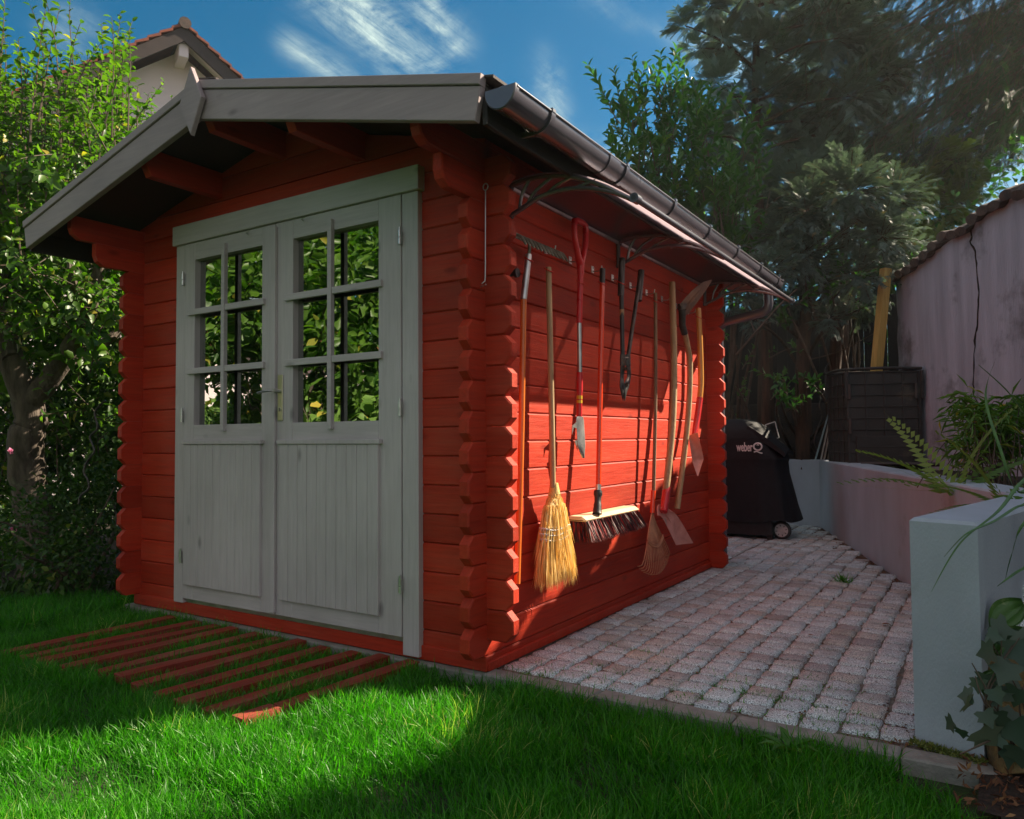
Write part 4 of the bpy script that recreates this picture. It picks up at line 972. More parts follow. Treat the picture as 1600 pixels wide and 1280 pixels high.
tag(leaves('weed', np.tile(V3(q), (n, 1)), np.stack([np.cos(an), np.sin(an)*.6-.2, np.full(n, .35)], 1), np.tile((0, 0, 1.), (n, 1)), .075+.03*rg.random(n), .028, T_BROAD, M['shrubby']), 'broad-leaved pale green weed in the lawn against the kerb', 'weed')
# battens lying in the grass
M['batten'] = painted_wood('worn_red_batten', (.33, .045, .026), 'Y', fade=(.30, .14, .10), var=.5, rough=.6)
names = ['rightmost', 'second from the right', 'third from the right', 'fourth from the right', 'fifth from the right', 'middle one of the eleven', 'fifth from the left', 'fourth from the left', 'third from the left', 'second from the left', 'leftmost']
for k, (a, b) in enumerate(BAT):
    bm = bmesh.new(); A = Vector((a[0], a[1], 0)); B = Vector((b[0], b[1], 0)); d = (B-A).normalized(); s = Vector((-d.y, d.x, 0)); L_ = (B-A).length
    segs = [(0, L_)] if k else [(0, L_*.80), (L_*.815, L_*1.0)]
    for i0, i1 in segs:
        lift = .0 if i0 == 0 else .004
        prism(bm, [(-BW/2, -.034), (BW/2, -.034), (BW/2, +.001+lift), (-BW/2, +.001+lift)], A, s, Z, d, i0, i1, .003)
    o = done('wooden_batten', bm, M['batten'])
    for v in o.data.vertices: v.co.z += .006*math.sin(k*2.1+v.co.y*3)
    lab = 'worn red wooden batten lying in the grass, '+names[k]+' of the row'
    if k == 0: lab = 'red batten nearest the shed corner, its sunlit front end broken off'
    if k == 5: lab = 'worn red wooden batten lying in the grass, the sixth from either end'
    tag(o, lab, 'batten', 'red battens laid in the grass before the doors')
bm = bmesh.new(); q = on(425, 985, 2, -.01); box(bm, q.x-.05, q.x+.04, -.060, -.0465, -.03, -.008, .002)
tag(done('wood_wedge', bm, M['palewood']), 'small pale wooden wedge stuck at the concrete plinth under the doors', 'wedge')

# ================================================================== WALLS RIGHT
bm = bmesh.new()
def poly3(pts, z0, z1, bev):
    prism(bm, pts, (0, 0, 0), X, Y, Z, z0, z1, bev, 0)
OUT = [(1.530, .100), (1.712, .040), (2.012, 1.37), (1.99, 1.50), (.405, 5.99), (.36, 6.06), (-1.6, 6.06), (-1.6, 5.855), (.200, 5.855), (1.815, 1.35)]
from mathutils.geometry import tessellate_polygon
def ext(pts, z0, z1, bev=.010):
    o2 = [tuple(p) for p in offset_poly(pts, bev)]
    r = [[bm.verts.new((p[0], p[1], z)) for p in pp] for pp, z in ((pts, z0), (pts, z1-bev), (o2, z1))]
    n = len(pts)
    for a, b in zip(r, r[1:]):
        for i in range(n): bm.faces.new((a[i], a[(i+1) % n], b[(i+1) % n], b[i]))
    for tri in tessellate_polygon([[Vector((p[0], p[1], 0)) for p in o2]]): bm.faces.new([r[2][i] for i in tri])
ext(OUT, -.2, .692)
tag(done('retaining_wall', bm, M['render']), 'low pale grey rendered garden wall, angled, ending in a thick pillar-like end beside the lawn', 'wall')
bm = bmesh.new()
def hz(x, y):
    r = .635
    if y > 6.1: r += min(.75, (y-6.1)*.42)
    if y < 1.3: r = max(.0, .62-(1.3-y)*.62)
    return r+.020*nz3(x, y, 3)+.008*nz3(x, y, 14)
def rg1(u, v):
    y = -.30+6.4*v; xl = (xw(y)+.16 if y < 5.6 else xw(5.6)-.0) if y > .1 else 1.70; x = xl+(6.5-xl)*u**1.8; return Vector((x, y, hz(x, y)))
grid_surface(bm, rg1, 60, 90)
def rg2(u, v): x = -7+14*u; y = 6.0+9*v; return Vector((x, y, hz(x, y)))
grid_surface(bm, rg2, 60, 40)
tag(done('raised_ground', bm, M['soil'], smooth=True), kind='structure')
# tall old boundary wall
WL = Vector((.975, 5.79, 0)); WD_ = Vector((.4945, -.8692, 0)); WN = Vector((.8692, .4945, 0))
def wtop(s): return 2.495+.115*s if s < 2.0 else min(2.725+.26*(s-2.0), 2.86)
M['oldwall'] = mat('old_mauve_render', (.54, .50, .57), (.36, .33, .38), .92, 2.4, stretch=(3.0, 3.0, .35), bump=.8, bscale=40, c3=(.21, .19, .20), c3s=1.6, c3t=.54, lo=.3, hi=.7)
bm = bmesh.new(); LW = 7.0
def wf(u, v):
    s = LW*u; z = -.1+(wtop(s)+.1)*v; q = WL+WD_*s
    return Vector((q.x, q.y, z))+WN*(.010*noise.noise(Vector((s*1.5, z*1.5, 0)))+.012*(noise.noise(Vector((0, z*5, 3))) if u == 0 else 0))+WD_*((.03*noise.noise(Vector((7, z*4, 1)))) if u == 0 else 0)
slab_surface(bm, wf, 90, 40, lambda u, v: WN*.26)
bw = empty('boundary_wall', WL, 0, 'tall old mauve rendered wall with a long crack and tiled top', 'wall')
done('wall_face', bm, M['oldwall'], bw)
bm = bmesh.new(); s = -.05
M['coping'] = mat('weathered_coping_tile', (.13, .085, .07), (.06, .045, .04), .9, 14, bump=.8, bscale=60, c3=(.12, .13, .08), c3s=6)
while s < LW-.1:
    w_ = .17; q = WL+WD_*s+Z*(wtop(max(s, 0))+random.uniform(-.012, .012)); t_ = random.gauss(0, .02)
    for zz, a in ((.022, -.07), (.045, -.03)):
        c = q+WN*.13+WD_*(w_*.5)
        pts = [(-w_*.5, -.012), (-w_*.35, .006), (0, .028), (w_*.35, .006), (w_*.5, -.012), (w_*.42, -.022), (0, .006), (-w_*.42, -.022)]
        if zz == .022: tube(bm, smoothpath([c-WN*.205+Z*(-.01+t_), c+Z*.06, c+WN*.205+Z*-.01], 2), [.080, .083, .086, .083, .08], 9, flat=.5, hint=Z)
    s += w_*random.uniform(.86, .98)
done('coping', bm, M['coping'], bw)
bm = bmesh.new()
cp = [(1516, 345), (1519, 372), (1515, 378), (1524, 392), (1526, 420), (1530, 450), (1529, 475), (1527, 500), (1524, 520), (1522, 555), (1521, 600), (1521, 618), (1527, 627), (1531, 640)]
def onwall(px, py, off=-.004):
    d = ray(px, py); n = WN; t = (WL+WN*off-cC).dot(n)/d.dot(n); return cC+d*t
pts = [onwall(*c) for c in cp]; pts2 = []
for a, b in zip(pts, pts[1:]):
    for k in range(3): pts2.append(a.lerp(b, k/3)+WD_*random.uniform(-.010, .010)+Z*random.uniform(-.01, .01))
pts2.append(pts[-1]); tube(bm, pts2, [random.uniform(.004, .010)*(1 if i < 26 else .55) for i in range(len(pts2))], 5, flat=1)
done('crack', bm, M['soil'], bw)
# leaning timber post behind the composter
bm = bmesh.new(); a = P(1360, 600, 7.35); b = P(1384, 420, 7.35); tube(bm, [a+Vector((-.01, 0, -.5)), b], .055, 4, hint=X); o = done('timber_post', bm, M['beam']); tag(o, 'yellow new timber post leaning behind the dark composter', 'post')
# composter
F = Vector((.612, 5.03, 0)); Rr = Vector((1.205, 5.295, 0)); Lc = Vector((.362, 5.46, 0)); B_ = Rr+(Lc-F)
comp = empty('composter', F.lerp(B_, .5)+Z*.69, 0, 'square dark plastic composter with ribbed sides against the mauve wall', 'composter')
z0, z1 = .66, 1.56; cen = F.lerp(B_, .5)
bm = bmesh.new()
for a, b in ((F, Rr), (Rr, B_), (B_, Lc), (Lc, F)):
    u = (b-a); L_ = u.length; u.normalize(); n = Vector((u.y, -u.x, 0))
    if n.dot(a-cen) < 0: n = -n
    prism(bm, [(0.004, z0), (L_-.004, z0), (L_-.004, z1-.02), (.004, z1-.02)], a, u, Z, -n, .012, .03, 0)
    for zz in [z0+.02+k*(z1-z0-.05)/8 for k in range(9)]:
        prism(bm, [(.0, zz-.005), (L_, zz-.005), (L_, zz+.005), (.0, zz+.005)], a, u, Z, -n, .0, .012, 0, .002)
    for k in range(5):
        xx = L_*(k+.02)/4.04+.005; w_ = .014 if 0 < k < 4 else .03
        prism(bm, [(max(xx-w_/2, .001), z0), (min(xx+w_/2, L_-.001), z0), (min(xx+w_/2, L_-.001), z1-.03), (max(xx-w_/2, .001), z1-.03)], a, u, Z, -n, .001, .0125, 0, .002)
done('side_panels', bm, M['compost'], comp)
bm = bmesh.new()
for a, b in ((F, Rr), (Rr, B_), (B_, Lc), (Lc, F)):
    u = (b-a); L_ = u.length; u.normalize(); n = Vector((u.y, -u.x, 0)); n = -n if n.dot(a-cen) < 0 else n
    tube(bm, [a+u*.0+Z*z1, a+u*L_*.5+Z*(z1+.008), b+Z*z1], .014, 8)
    tube(bm, [a+n*.004+Z*(z1-.02), a+n*.004+Z*(z0+.62)], .017, 6)
done('rim', bm, M['compost'], comp)
bm = bmesh.new(); u = (Rr-F).normalized(); n = Vector((u.y, -u.x, 0)); n = -n if n.dot(F-cen) < 0 else n
prism(bm, [(.07, z0+.01), (.56, z0+.01), (.56, z0+.28), (.07, z0+.28)], F, u, Z, n, -.004, .014, .004)
for zz in (z0+.09, z0+.18): prism(bm, [(.09, zz-.004), (.54, zz-.004), (.54, zz+.004), (.09, zz+.004)], F, u, Z, n, .014, .019, .001)
done('hatch', bm, M['compost'], comp)
for a_, b_ in ((.02, .30), (.02, .62), (.60, .62)):
    bm = bmesh.new(); c = F+u*a_+n*.012; box(bm, c.x-.012, c.x+.012, c.y-.012, c.y+.012, z0+b_, z0+b_+.14, .003); done('clip', bm, M['compost'], comp)
# dark wooden edging board at the composter's foot
bm = bmesh.new(); a = on(1345, 725, 2, .69); b = on(1468, 726, 2, .69); tube(bm, [a, b], .018, 4); tag(done('edging_board', bm, M['brownboard']), 'dark edging board lying on the soil at the composter foot', 'board')
# thin canes and spiral stake on the wall corner
for k, ((x0_, y0_), (x1_, y1_), c, lab) in enumerate([((1273, 722), (1300, 627), (.30, .42, .45), 'pale blue-grey plant stake leaning leftmost of the bundle at the wall corner'), ((1282, 722), (1299, 640), (.5, .48, .44), 'white thin plant stake second from the left of the corner bundle'),
                                                      ((1287, 722), (1303, 640), (.42, .36, .30), 'beige thin plant stake tallest in the right half of the corner bundle'), ((1293, 722), (1304, 661), (.20, .15, .08), 'short brown plant stake rightmost of the corner bundle')]):
    bm = bmesh.new(); tube(bm, [P(x0_, y0_, 7.95), P(x1_, y1_, 8.05)], .009, 8); m_ = mat('stake_coat', c, None, .4, 20); tag(done('plant_stake', bm, m_, smooth=True), lab, 'stake', 'thin stakes leaning at the wall corner')
def spiral(name, pts, depth, r, lab):
    bm = bmesh.new(); pp = []
    base = [P(x, y, depth) for x, y in pts]; base = smoothpath(base, 8)
    tube(bm, base, r, 7); return tag(done(name, bm, M['iron'], smooth=True), lab, 'stake')
spiral('spiral_stake', [(1274, 722), (1276, 704), (1272, 690), (1278, 668), (1284, 650), (1280, 632), (1288, 612), (1291, 595), (1289, 578), (1296, 566)], 8.05, .007, 'thin wavy spiral metal stake rising left of the stakes at the wall corner')
spiral('spiral_stake', [(123, 788), (126, 775), (138, 764), (137, 750), (131, 738), (136, 722), (147, 706), (144, 694), (141, 682), (152, 670), (150, 656), (148, 645), (155, 634), (165, 626)], 4.75, .007, 'grey wavy spiral metal stake standing in the shrub bed left of the shed')

# ================================================================== THE COVERED GRILL
gr = empty('grill_cart', (-.21, 4.72, 0), 0, 'kettle grill cart under a black cloth cover behind the shed', 'grill')
gx, gy = -.235, 4.74
bm = bmesh.new()
prof = [(.17, .455, .30, .00), (.30, .43, .29, .0), (.45, .395, .28, .0), (.60, .360, .27, .0), (.70, .345, .27, .01), (.74, .355, .275, .015), (.82, .315, .26, .0), (.92, .270, .25, -.02), (.985, .245, .235, -.03), (1.02, .225, .22, -.04), (1.075, .170, .18, -.06), (1.105, .09, .11, -.07), (1.112, .03, .04, -.07)]
n = 48; prev = None
for z, hx, hy, ox in prof:
    ring = []
    for k in range(n):
        a = 2*math.pi*k/n; c, s = math.cos(a), math.sin(a); e = .68
        x = math.copysign(abs(c)**e, c)*hx; y = math.copysign(abs(s)**e, s)*hy
        f = 1+.035*noise.noise(Vector((c*2.2+3, s*2.2, z*1.2)))*2+.050*math.sin(a*9+z*3+2*noise.noise(Vector((z*2, c, s))))*max(0, (1-z))
        ring.append(bm.verts.new((gx+ox+x*f, gy+y*f, z+(.012*math.sin(a*5) if z < .2 else .006*noise.noise(Vector((x*6, y*6, z)))))))
    if prev:
        for k in range(n): bm.faces.new((prev[k], prev[(k+1) % n], ring[(k+1) % n], ring[k]))
    prev = ring
bm.faces.new(prev)
# flap of cloth standing off to the right over the side shelf
def flap(u, v): return Vector((gx+.06+.34*u, gy-.22+.34*v, 1.06-.20*u-.06*u*u+.02*math.sin(v*3)-.03*abs(v-.5)))
slab_surface(bm, flap, 10, 6, lambda u, v: Vector((-.01, 0, -.03-.05*(1-u))))
bmesh.ops.subdivide_edges(bm, edges=[e for e in bm.edges], cuts=1, use_grid_fill=True, smooth=.3)
cov = done('cover', bm, M['fabric'], gr, smooth=True)
bm = bmesh.new(); seam = []
for k in range(25):
    a = math.pi*(1.12+.76*k/24); c, s = math.cos(a), math.sin(a); seam.append(Vector((gx-.01+math.copysign(abs(c)**.55, c)*.282, gy+math.copysign(abs(s)**.55, s)*.262, .925)))
tube(bm, seam, .004, 6); done('seam', bm, M['fabric'], cov)
bm = bmesh.new(); box(bm, gx-.40, gx+.27, gy-.24, gy+.24, .035, .185, .01); box(bm, gx+.27, gx+.34, gy-.08, gy-.04, .07, .11, .005)
for sx in (-.37, .22): box(bm, gx+sx, gx+sx+.05, gy-.22, gy-.17, .0, .04, .004)
done('cart', bm, M['black_plastic'], gr)
def wheel(yy):
    w = empty('wheel', (gx+.335, yy, .086)); w.parent = gr; w.matrix_parent_inverse = Matrix.Translation(gr.location).inverted()
    c = w.location
    bm = bmesh.new(); pr = [(.060, .0), (.074, .0), (.083, .006), (.086, .016), (.083, .032), (.074, .038), (.060, .038)]; nn_ = 36; V = [[bm.verts.new((c.x+r*math.cos(2*math.pi*k/nn_), c.y-.02+y, c.z+r*math.sin(2*math.pi*k/nn_))) for r, y in pr] for k in range(nn_)]
    for k in range(nn_):
        for j in range(len(pr)): bm.faces.new((V[k][j], V[(k+1) % nn_][j], V[(k+1) % nn_][(j+1) % len(pr)], V[k][(j+1) % len(pr)]))
    done('tyre', bm, M['black_plastic'], w, smooth=True)
    bm = bmesh.new(); tube(bm, [(c.x, c.y-.018, c.z), (c.x, c.y+.010, c.z)], .0600, 36); tube(bm, [(c.x, c.y-.024, c.z), (c.x, c.y-.017, c.z)], .012, 16); done('rim', bm, M['wheelgrey'], w, smooth=True)
    for k in range(8):
        bm = bmesh.new(); a = 2*math.pi*k/8+.2; d = Vector((math.cos(a), 0, math.sin(a))); q = Vector((c.x, c.y-.0195, c.z)); tube(bm, [q+d*.036, q+d*.052], .0035, 6); done('slot', bm, M['black_plastic'], w)
M['wheelgrey'] = mat('light_grey_wheel', (.62, .62, .62), None, .5, 20)
wheel(4.60)
def text(body, size, loc, name, m, parent, ext=.002, bold=0.0):
    cu = bpy.data.curves.new(name, 'FONT'); cu.body = body; cu.size = size; cu.extrude = ext; cu.offset = bold; cu.resolution_u = 3
    t = bpy.data.objects.new(name, cu); COL.objects.link(t); dg = bpy.context.evaluated_depsgraph_get(); dg.update()
    me = bpy.data.meshes.new_from_object(t.evaluated_get(dg)); bpy.data.objects.remove(t)
    mt = Matrix.Translation(loc) @ Matrix.Rotation(math.pi/2, 4, 'X'); me.transform(mt); me.name = name; return me
def put_text(body, size, loc, m, parent, sx=1.0, bold=0.0):
    me = text(body, size, Vector((0, 0, 0)), 'lettering', m, parent, .0015, bold)
    for v in me.vertices: v.co.x *= sx
    me.transform(Matrix.Translation(loc)); me.materials.clear(); return link('lettering', me, m, parent)
yl = gy-.275; L0 = on(1151, 705, 1, yl)
put_text('weber', .118, (L0.x, yl, L0.z), M['logo'], cov, .48, .0020)
bm = bmesh.new(); qc = on(1184, 698, 1, yl); pts = [Vector((qc.x+.036*math.cos(a), yl, qc.z+.032*math.sin(a))) for a in [2*math.pi*k/28 for k in range(29)]]
tube(bm, pts, .0075, 6, cap=False)
tube(bm, smoothpath([(qc.x-.035, yl, qc.z-.050), (qc.x-.01, yl, qc.z-.044), (qc.x+.018, yl, qc.z-.056), (qc.x+.040, yl, qc.z-.060)]), .006, 6)
tube(bm, smoothpath([(qc.x-.008, yl, qc.z+.012), (qc.x+.0, yl, qc.z+.018), (qc.x+.010, yl, qc.z+.012)]), .004, 6)
done('emblem', bm, M['logo'], cov)
# white framed grating leaning behind
bm = bmesh.new(); c0 = P(1196, 664, 7.7); c1 = P(1211, 659, 7.7); c2 = P(1217, 684, 7.7); c3 = P(1202, 690, 7.7)
for a, b in ((c0, c1), (c1, c2), (c2, c3), (c3, c0)): tube(bm, [a, b], .006, 6)
gt = empty('grating', c3, 0, 'small white framed black grating sticking up behind the covered grill', 'grating')
done('frame', bm, M['twine'], gt)
bm = bmesh.new()
for k in range(1, 8):
    f = k/8; tube(bm, [c0.lerp(c1, f), c3.lerp(c2, f)], .003, 4); tube(bm, [c0.lerp(c3, f), c1.lerp(c2, f)], .003, 4)
done('bars', bm, M['iron'], gt)

# ================================================================== THE WHITE HOUSE behind the trees
HD = 17.0; ap = P(280, 58, HD); ff = Vector((cF.x, cF.y, 0)).normalized(); hd = ray(284, 42); hn = Vector((hd.x, hd.y, 0)).normalized(); hn = (Matrix.Rotation(R(9), 3, 'Z') @ hn); hr = Vector((hn.y, -hn.x, 0))
hs = empty('house', (ap.x, ap.y, -.2), 0, 'white gabled house with red tiled roof rising behind the shed', 'house')
sl_ = .74; HW = 4.6; ez = ap.z-.35-sl_*HW
bm = bmesh.new()
prism(bm, [(-HW, -.2), (HW, -.2), (HW, ez), (0, ap.z-.35), (-HW, ez)], Vector((ap.x, ap.y, 0)), hr, Z, hn, 0, 9.0); done('wall', bm, M['whitewall'], hs)
bm = bmesh.new(); o = Vector((ap.x, ap.y, 0))-hn*.75
for s in (-1, 1):
    nT = 22; e = HW+.6; L_ = math.hypot(e, e*sl_)
    for k in range(nT):
        a0, a1 = e*k/nT, e*(k+1.12)/nT
        prism(bm, [(s*a0, ap.z-.02-sl_*a0), (s*a1, ap.z+.030-sl_*a1), (s*a1, ap.z-.02-sl_*a1), (s*a0, ap.z-.09-sl_*a0)], o, hr, Z, hn, 0, 10.2)
rf = done('roof', bm, M['tile'], hs)
bm = bmesh.new(); tube(bm, [o+Z*(ap.z-.03)-hn*.02, o+Z*(ap.z-.03)+hn*10], .13, 10); done('ridge_cap', bm, M['coping'], rf)
for s in (-1, 1):
    bm = bmesh.new(); e = HW+.55
    prism(bm, [(0, ap.z-.085), (s*e, ap.z-.085-sl_*e), (s*e, ap.z-.40-sl_*e), (0, ap.z-.40)], o, hr, Z, hn, .05, .12); done('barge_board', bm, M['brownboard'], hs)
    bm = bmesh.new(); prism(bm, [(0, ap.z-.13), (s*e, ap.z-.13-sl_*e), (s*e, ap.z-.16-sl_*e), (0, ap.z-.16)], o, hr, Z, hn, .13, .74); done('soffit', bm, M['whitewall'], hs)
bm = bmesh.new(); prism(bm, [(-.10, ap.z-.72), (.10, ap.z-.72), (.10, ap.z-.42), (-.10, ap.z-.42)], o, hr, Z, hn, .14, .76, .01); done('ridge_beam', bm, M['whitewall'], hs)

# ================================================================== PLANTS
M['apple'] = leafmat('fruit_tree_leaves', (.028, .085, .010), (.10, .19, .024), (.38, .30, .05), .45, .40, .45, (1.1, 1.35, .30))
M['shrub'] = leafmat('shrub_leaves', (.018, .055, .010), (.06, .13, .02), (.20, .22, .04), .35, .45, .4)
M['laurel'] = leafmat('laurel_leaves', (.028, .095, .018), (.065, .18, .035), (.20, .30, .05), .28, .28, .55, (1, 1.4, .3))
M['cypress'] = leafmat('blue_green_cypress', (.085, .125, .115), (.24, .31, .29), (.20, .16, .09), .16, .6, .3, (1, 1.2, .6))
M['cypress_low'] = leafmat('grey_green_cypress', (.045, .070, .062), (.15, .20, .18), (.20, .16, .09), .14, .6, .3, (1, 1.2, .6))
M['juniper'] = leafmat('yellow_green_juniper', (.07, .10, .03), (.17, .22, .06), (.28, .25, .09), .25, .6, .3, (1, 1.2, .4))
M['spruce'] = leafmat('dark_spruce', (.010, .028, .012), (.028, .070, .024), (.09, .12, .03), .2, .6, .3, (1, 1.2, .4))
M['bamboo'] = leafmat('bamboo_leaves', (.06, .13, .02), (.16, .27, .06), (.62, .42, .06), .3, .5, .4)
M['fern'] = leafmat('fern_fronds', (.09, .17, .03), (.18, .28, .07), (.30, .30, .08), .3, .5, .4)
M['ivy'] = leafmat('ivy_leaves', (.030, .060, .035), (.075, .11, .075), (.12, .15, .10), .12, .4, .5)
M['strap'] = leafmat('strap_leaves', (.05, .13, .02), (.12, .24, .04), None, .3, .4, .4)

class Acc:
    def __init__(s): s.P, s.D, s.N, s.L, s.W = [], [], [], [], []
    def add(s, p, d, n, l, w): s.P.append(V3(p)); s.D.append(V3(d)); s.N.append(V3(n)); s.L.append(l); s.W.append(w)
    def build(s, name, tpl, m, parent, rnd=None): return leaves(name, s.P, s.D, s.N, np.array(s.L), np.array(s.W), tpl, m, parent, rnd)
def shoot(acc, bm, base, d, L_, leaf, wr, gap, ang=.9, droop=.15, r0=.006, start=.15, jit=.25):
    """a leafy twig: stem into bm, leaves into acc"""
    d = Vector(d).normalized(); side, up = frame_of(d); pts = []; p = Vector(base); n = max(int(L_/gap), 3); bend = Vector((random.gauss(0, .10), random.gauss(0, .10), -droop*.3))
    for i in range(n+1):
        pts.append(p.copy()); d = (d+bend*(1/n)+Vector((random.gauss(0, .03), random.gauss(0, .03), 0))).normalized(); p = p+d*(L_/n)
        if i/n >= start:
            a = i*2.4+random.uniform(-.4, .4); out = (side*math.cos(a)+up*math.sin(a)).normalized()
            ld = d*math.cos(ang)+out*math.sin(ang)+Vector((random.gauss(0, jit), random.gauss(0, jit), -droop+random.gauss(0, jit)))
            s = random.uniform(.7, 1.15)*(1-.35*(i/n)**3)
            acc.add(pts[-1], ld, d+Vector((random.gauss(0, .3), random.gauss(0, .3), .3)), leaf*s, leaf*wr*s)
    if bm is not None: tube(bm, pts[::2]+[pts[-1]] if len(pts) > 4 else pts, [r0*(1-.75*i/len(pts[::2])) for i in range(len(pts[::2])+1)] if len(pts) > 4 else r0*.6, 5)
    return pts
def branch(bm, pts, r0, r1, seg=9, k=5, rough=.08):
    sp = smoothpath(pts, k); n = len(sp)
    tube(bm, sp, [(r0+(r1-r0)*i/(n-1))*(1+random.uniform(-rough, rough)) for i in range(n)], seg)
    return sp
# ---- fruit tree left of the shed
tr = empty('apple_tree', (-4.24, .30, 0), 0, 'old fruit tree with grey leaning trunk and tall leafy shoots left of the shed', 'tree')
bm = bmesh.new()
trunk = branch(bm, [(-4.20, .27, -.1), (-4.25, .30, .25), (-4.36, .28, .62), (-4.30, .22, .95), P(48, 650, 5.6), P(18, 560, 5.55), P(-10, 480, 5.5)], .150, .085, 14)
l1 = branch(bm, [P(40, 640, 5.6), P(90, 575, 5.5), P(135, 500, 5.4), P(150, 440, 5.3), P(178, 350, 5.3)], .085, .03, 10)
l2 = branch(bm, [P(95, 570, 5.5), P(150, 545, 5.7), P(200, 500, 5.9), P(235, 420, 6.1)], .05, .02, 8)
l3 = branch(bm, [P(-5, 490, 5.5), P(20, 380, 5.8), P(40, 300, 5.9)], .05, .015, 8)
l4 = branch(bm, [P(18, 560, 5.5), P(-50, 440, 5.7), P(-120, 330, 5.9)], .06, .02, 8)
l5 = branch(bm, [P(135, 500, 5.4), P(110, 420, 5.0), P(120, 340, 5.4)], .035, .012, 8)
done('trunk', bm, M['bark'], tr, smooth=True)
acc = Acc(); bm = bmesh.new()
for k in range(190):      # strong upright shoots of the upper crown
    px = random.uniform(-130, 285); dd = random.uniform(4.9, 6.4)
    lim = 300+max(0, px-120)*-.15
    if px > 185: dd = random.uniform(5.8, 6.5)
    py = random.uniform(150, 330) if random.random() < .72 else random.uniform(100, 200)
    if px > 190: py = random.uniform(190, 300)
    base = P(px, py, dd); L_ = random.uniform(.55, 1.0)*(1 if px < 190 else .55)
    shoot(acc, bm, base-Z*.35, (random.gauss(0, .13), random.gauss(0, .13), 1), L_, .078, .52, .026, .95, .15, .007, .08)
for k in range(46):      # right shoulder of the crown in front of the white gable
    px = random.uniform(170, 292); dd = random.uniform(5.8, 6.6); py = random.uniform(185, 330)+max(0, 230-px)*-.3
    shoot(acc, bm, P(px, py, dd)-Z*.15, (random.gauss(0, .25), random.gauss(0, .25), 1), random.uniform(.3, .55), .085, .55, .028, .95, .2, .005, .05)
for k in range(9):
    px = (10, 30, 60, 90, 120, 175, 200, -30, 215)[k]; shoot(acc, bm, P(px, 190 if px < 150 else 215, random.uniform(5.0, 5.6)), (random.gauss(0, .08)+(.10 if k == 5 else 0), random.gauss(0, .06), 1), random.uniform(.75, 1.0) if k != 8 else .4, .085, .5, .050, .9, .1, .0065, .25)
for k in range(900):     # inner and lower foliage
    u = random.random(); px = random.uniform(-140, 275); py = random.uniform(240, 700); dd = random.uniform(4.9, 7.0)
    if px > 190: dd = random.uniform(5.6, 7.2); py = random.uniform(220, 620)
    if py > 560 and random.random() < .55: py -= 200
    if px < 110 and py > 520 and dd < 5.9: py -= 250
    shoot(acc, bm, P(px, py, dd), (random.gauss(0, 1), random.gauss(0, 1), random.gauss(.15, .6)), random.uniform(.3, .6), .090, .58, .030, 1.0, .35, .005, .05)
done('twigs', bm, M['twig'], tr, smooth=True)
acc.build('crown', T_BROAD, M['apple'], tr)
# ---- hedge and shrubs left
def bush(name, label, cat, cs, rs, n, leaf, wr, m, tpl=T_BROAD, twig=None, group=None, stems=8, base=None, parent=None, shell=.35, updir=.3):
    cs = [Vector(c) for c in cs]; b = base or Vector((cs[0].x, cs[0].y, 0))
    root = parent or empty(name, b, 0, label, cat, group)
    pts, d, i = clump_pts([V3(c) for c in cs], rs, n, shell)
    dd = d*.8+rg.normal(size=(n, 3))*.6; dd[:, 2] += updir-.35
    nn = d*.6+rdir(n)*.6; nn[:, 2] += .6
    l = leaf*(.65+.6*rg.random(n))
    leaves('foliage' if cat != 'tree' else 'crown', pts, dd, nn, l, l*wr, tpl, m, root)
    bm = bmesh.new()
    for k in range(stems):
        c = random.choice(cs); e = c+Vector((random.gauss(0, .2), random.gauss(0, .2), .1)); s = Vector((b.x+random.gauss(0, .12), b.y+random.gauss(0, .12), b.z))
        branch(bm, [s, s.lerp(e, .5)+Vector((random.gauss(0, .08), random.gauss(0, .08), .05)), e], .014, .004, 6, 4)
    done('stems', bm, twig or M['twig'], root, smooth=True)
    return root
bush('shrub', 'low dark green leafy shrub at the foot of the fruit tree', 'shrub', [P(70, 830, 5.0), P(120, 790, 5.2), P(150, 850, 4.9), P(100, 880, 4.7), P(165, 780, 5.4)], [.32, .30, .24, .22, .26], 3400, .040, .6, M['shrub'], base=Vector(P(110, 915, 4.9)))
bush('shrub', 'pale sunlit green shrub at the left picture edge', 'shrub', [P(-30, 740, 6.4), P(10, 830, 6.0), P(-30, 880, 5.6), P(15, 680, 6.8)], [.35, .30, .3, .3], 2600, .045, .6, M['apple'], base=Vector(P(0, 905, 5.9)))
bush('shrub', 'tall dark shrub hiding between the fruit tree and the shed corner', 'shrub', [P(165, 690, 6.0), P(190, 600, 6.2), P(150, 560, 6.4), P(200, 760, 5.8)], [.38, .38, .36, .3], 3000, .065, .55, M['shrub'], base=Vector(P(180, 880, 5.9)))
bush('hedge', 'dense dark garden hedge far behind the fruit tree', 'hedge', [Vector((-7.5+1.2*k, 4.6+.75*k, z)) for k in range(5) for z in (.6, 1.7, 2.8)], [1.25]*15, 12000, .11, .6, M['shrub'], T_SIMPLE, base=Vector((-5.5, 6, 0)), shell=.5)
bush('shrub', 'dark broad-leaved bush filling the gap right behind the fruit tree crown', 'shrub', [P(x, y, random.uniform(7.0, 8.2)) for x, y in [(-60, 300), (0, 380), (60, 300), (120, 360), (180, 420), (40, 460), (110, 500), (-40, 520), (30, 580), (110, 620), (180, 540), (-60, 640), (50, 700), (130, 720), (200, 660), (0, 760), (210, 330), (150, 270), (100, 240), (240, 400)]], [.62]*20, 13000, .10, .6, M['shrub'], T_BROAD, base=Vector(P(80, 860, 7.2)), shell=.2)
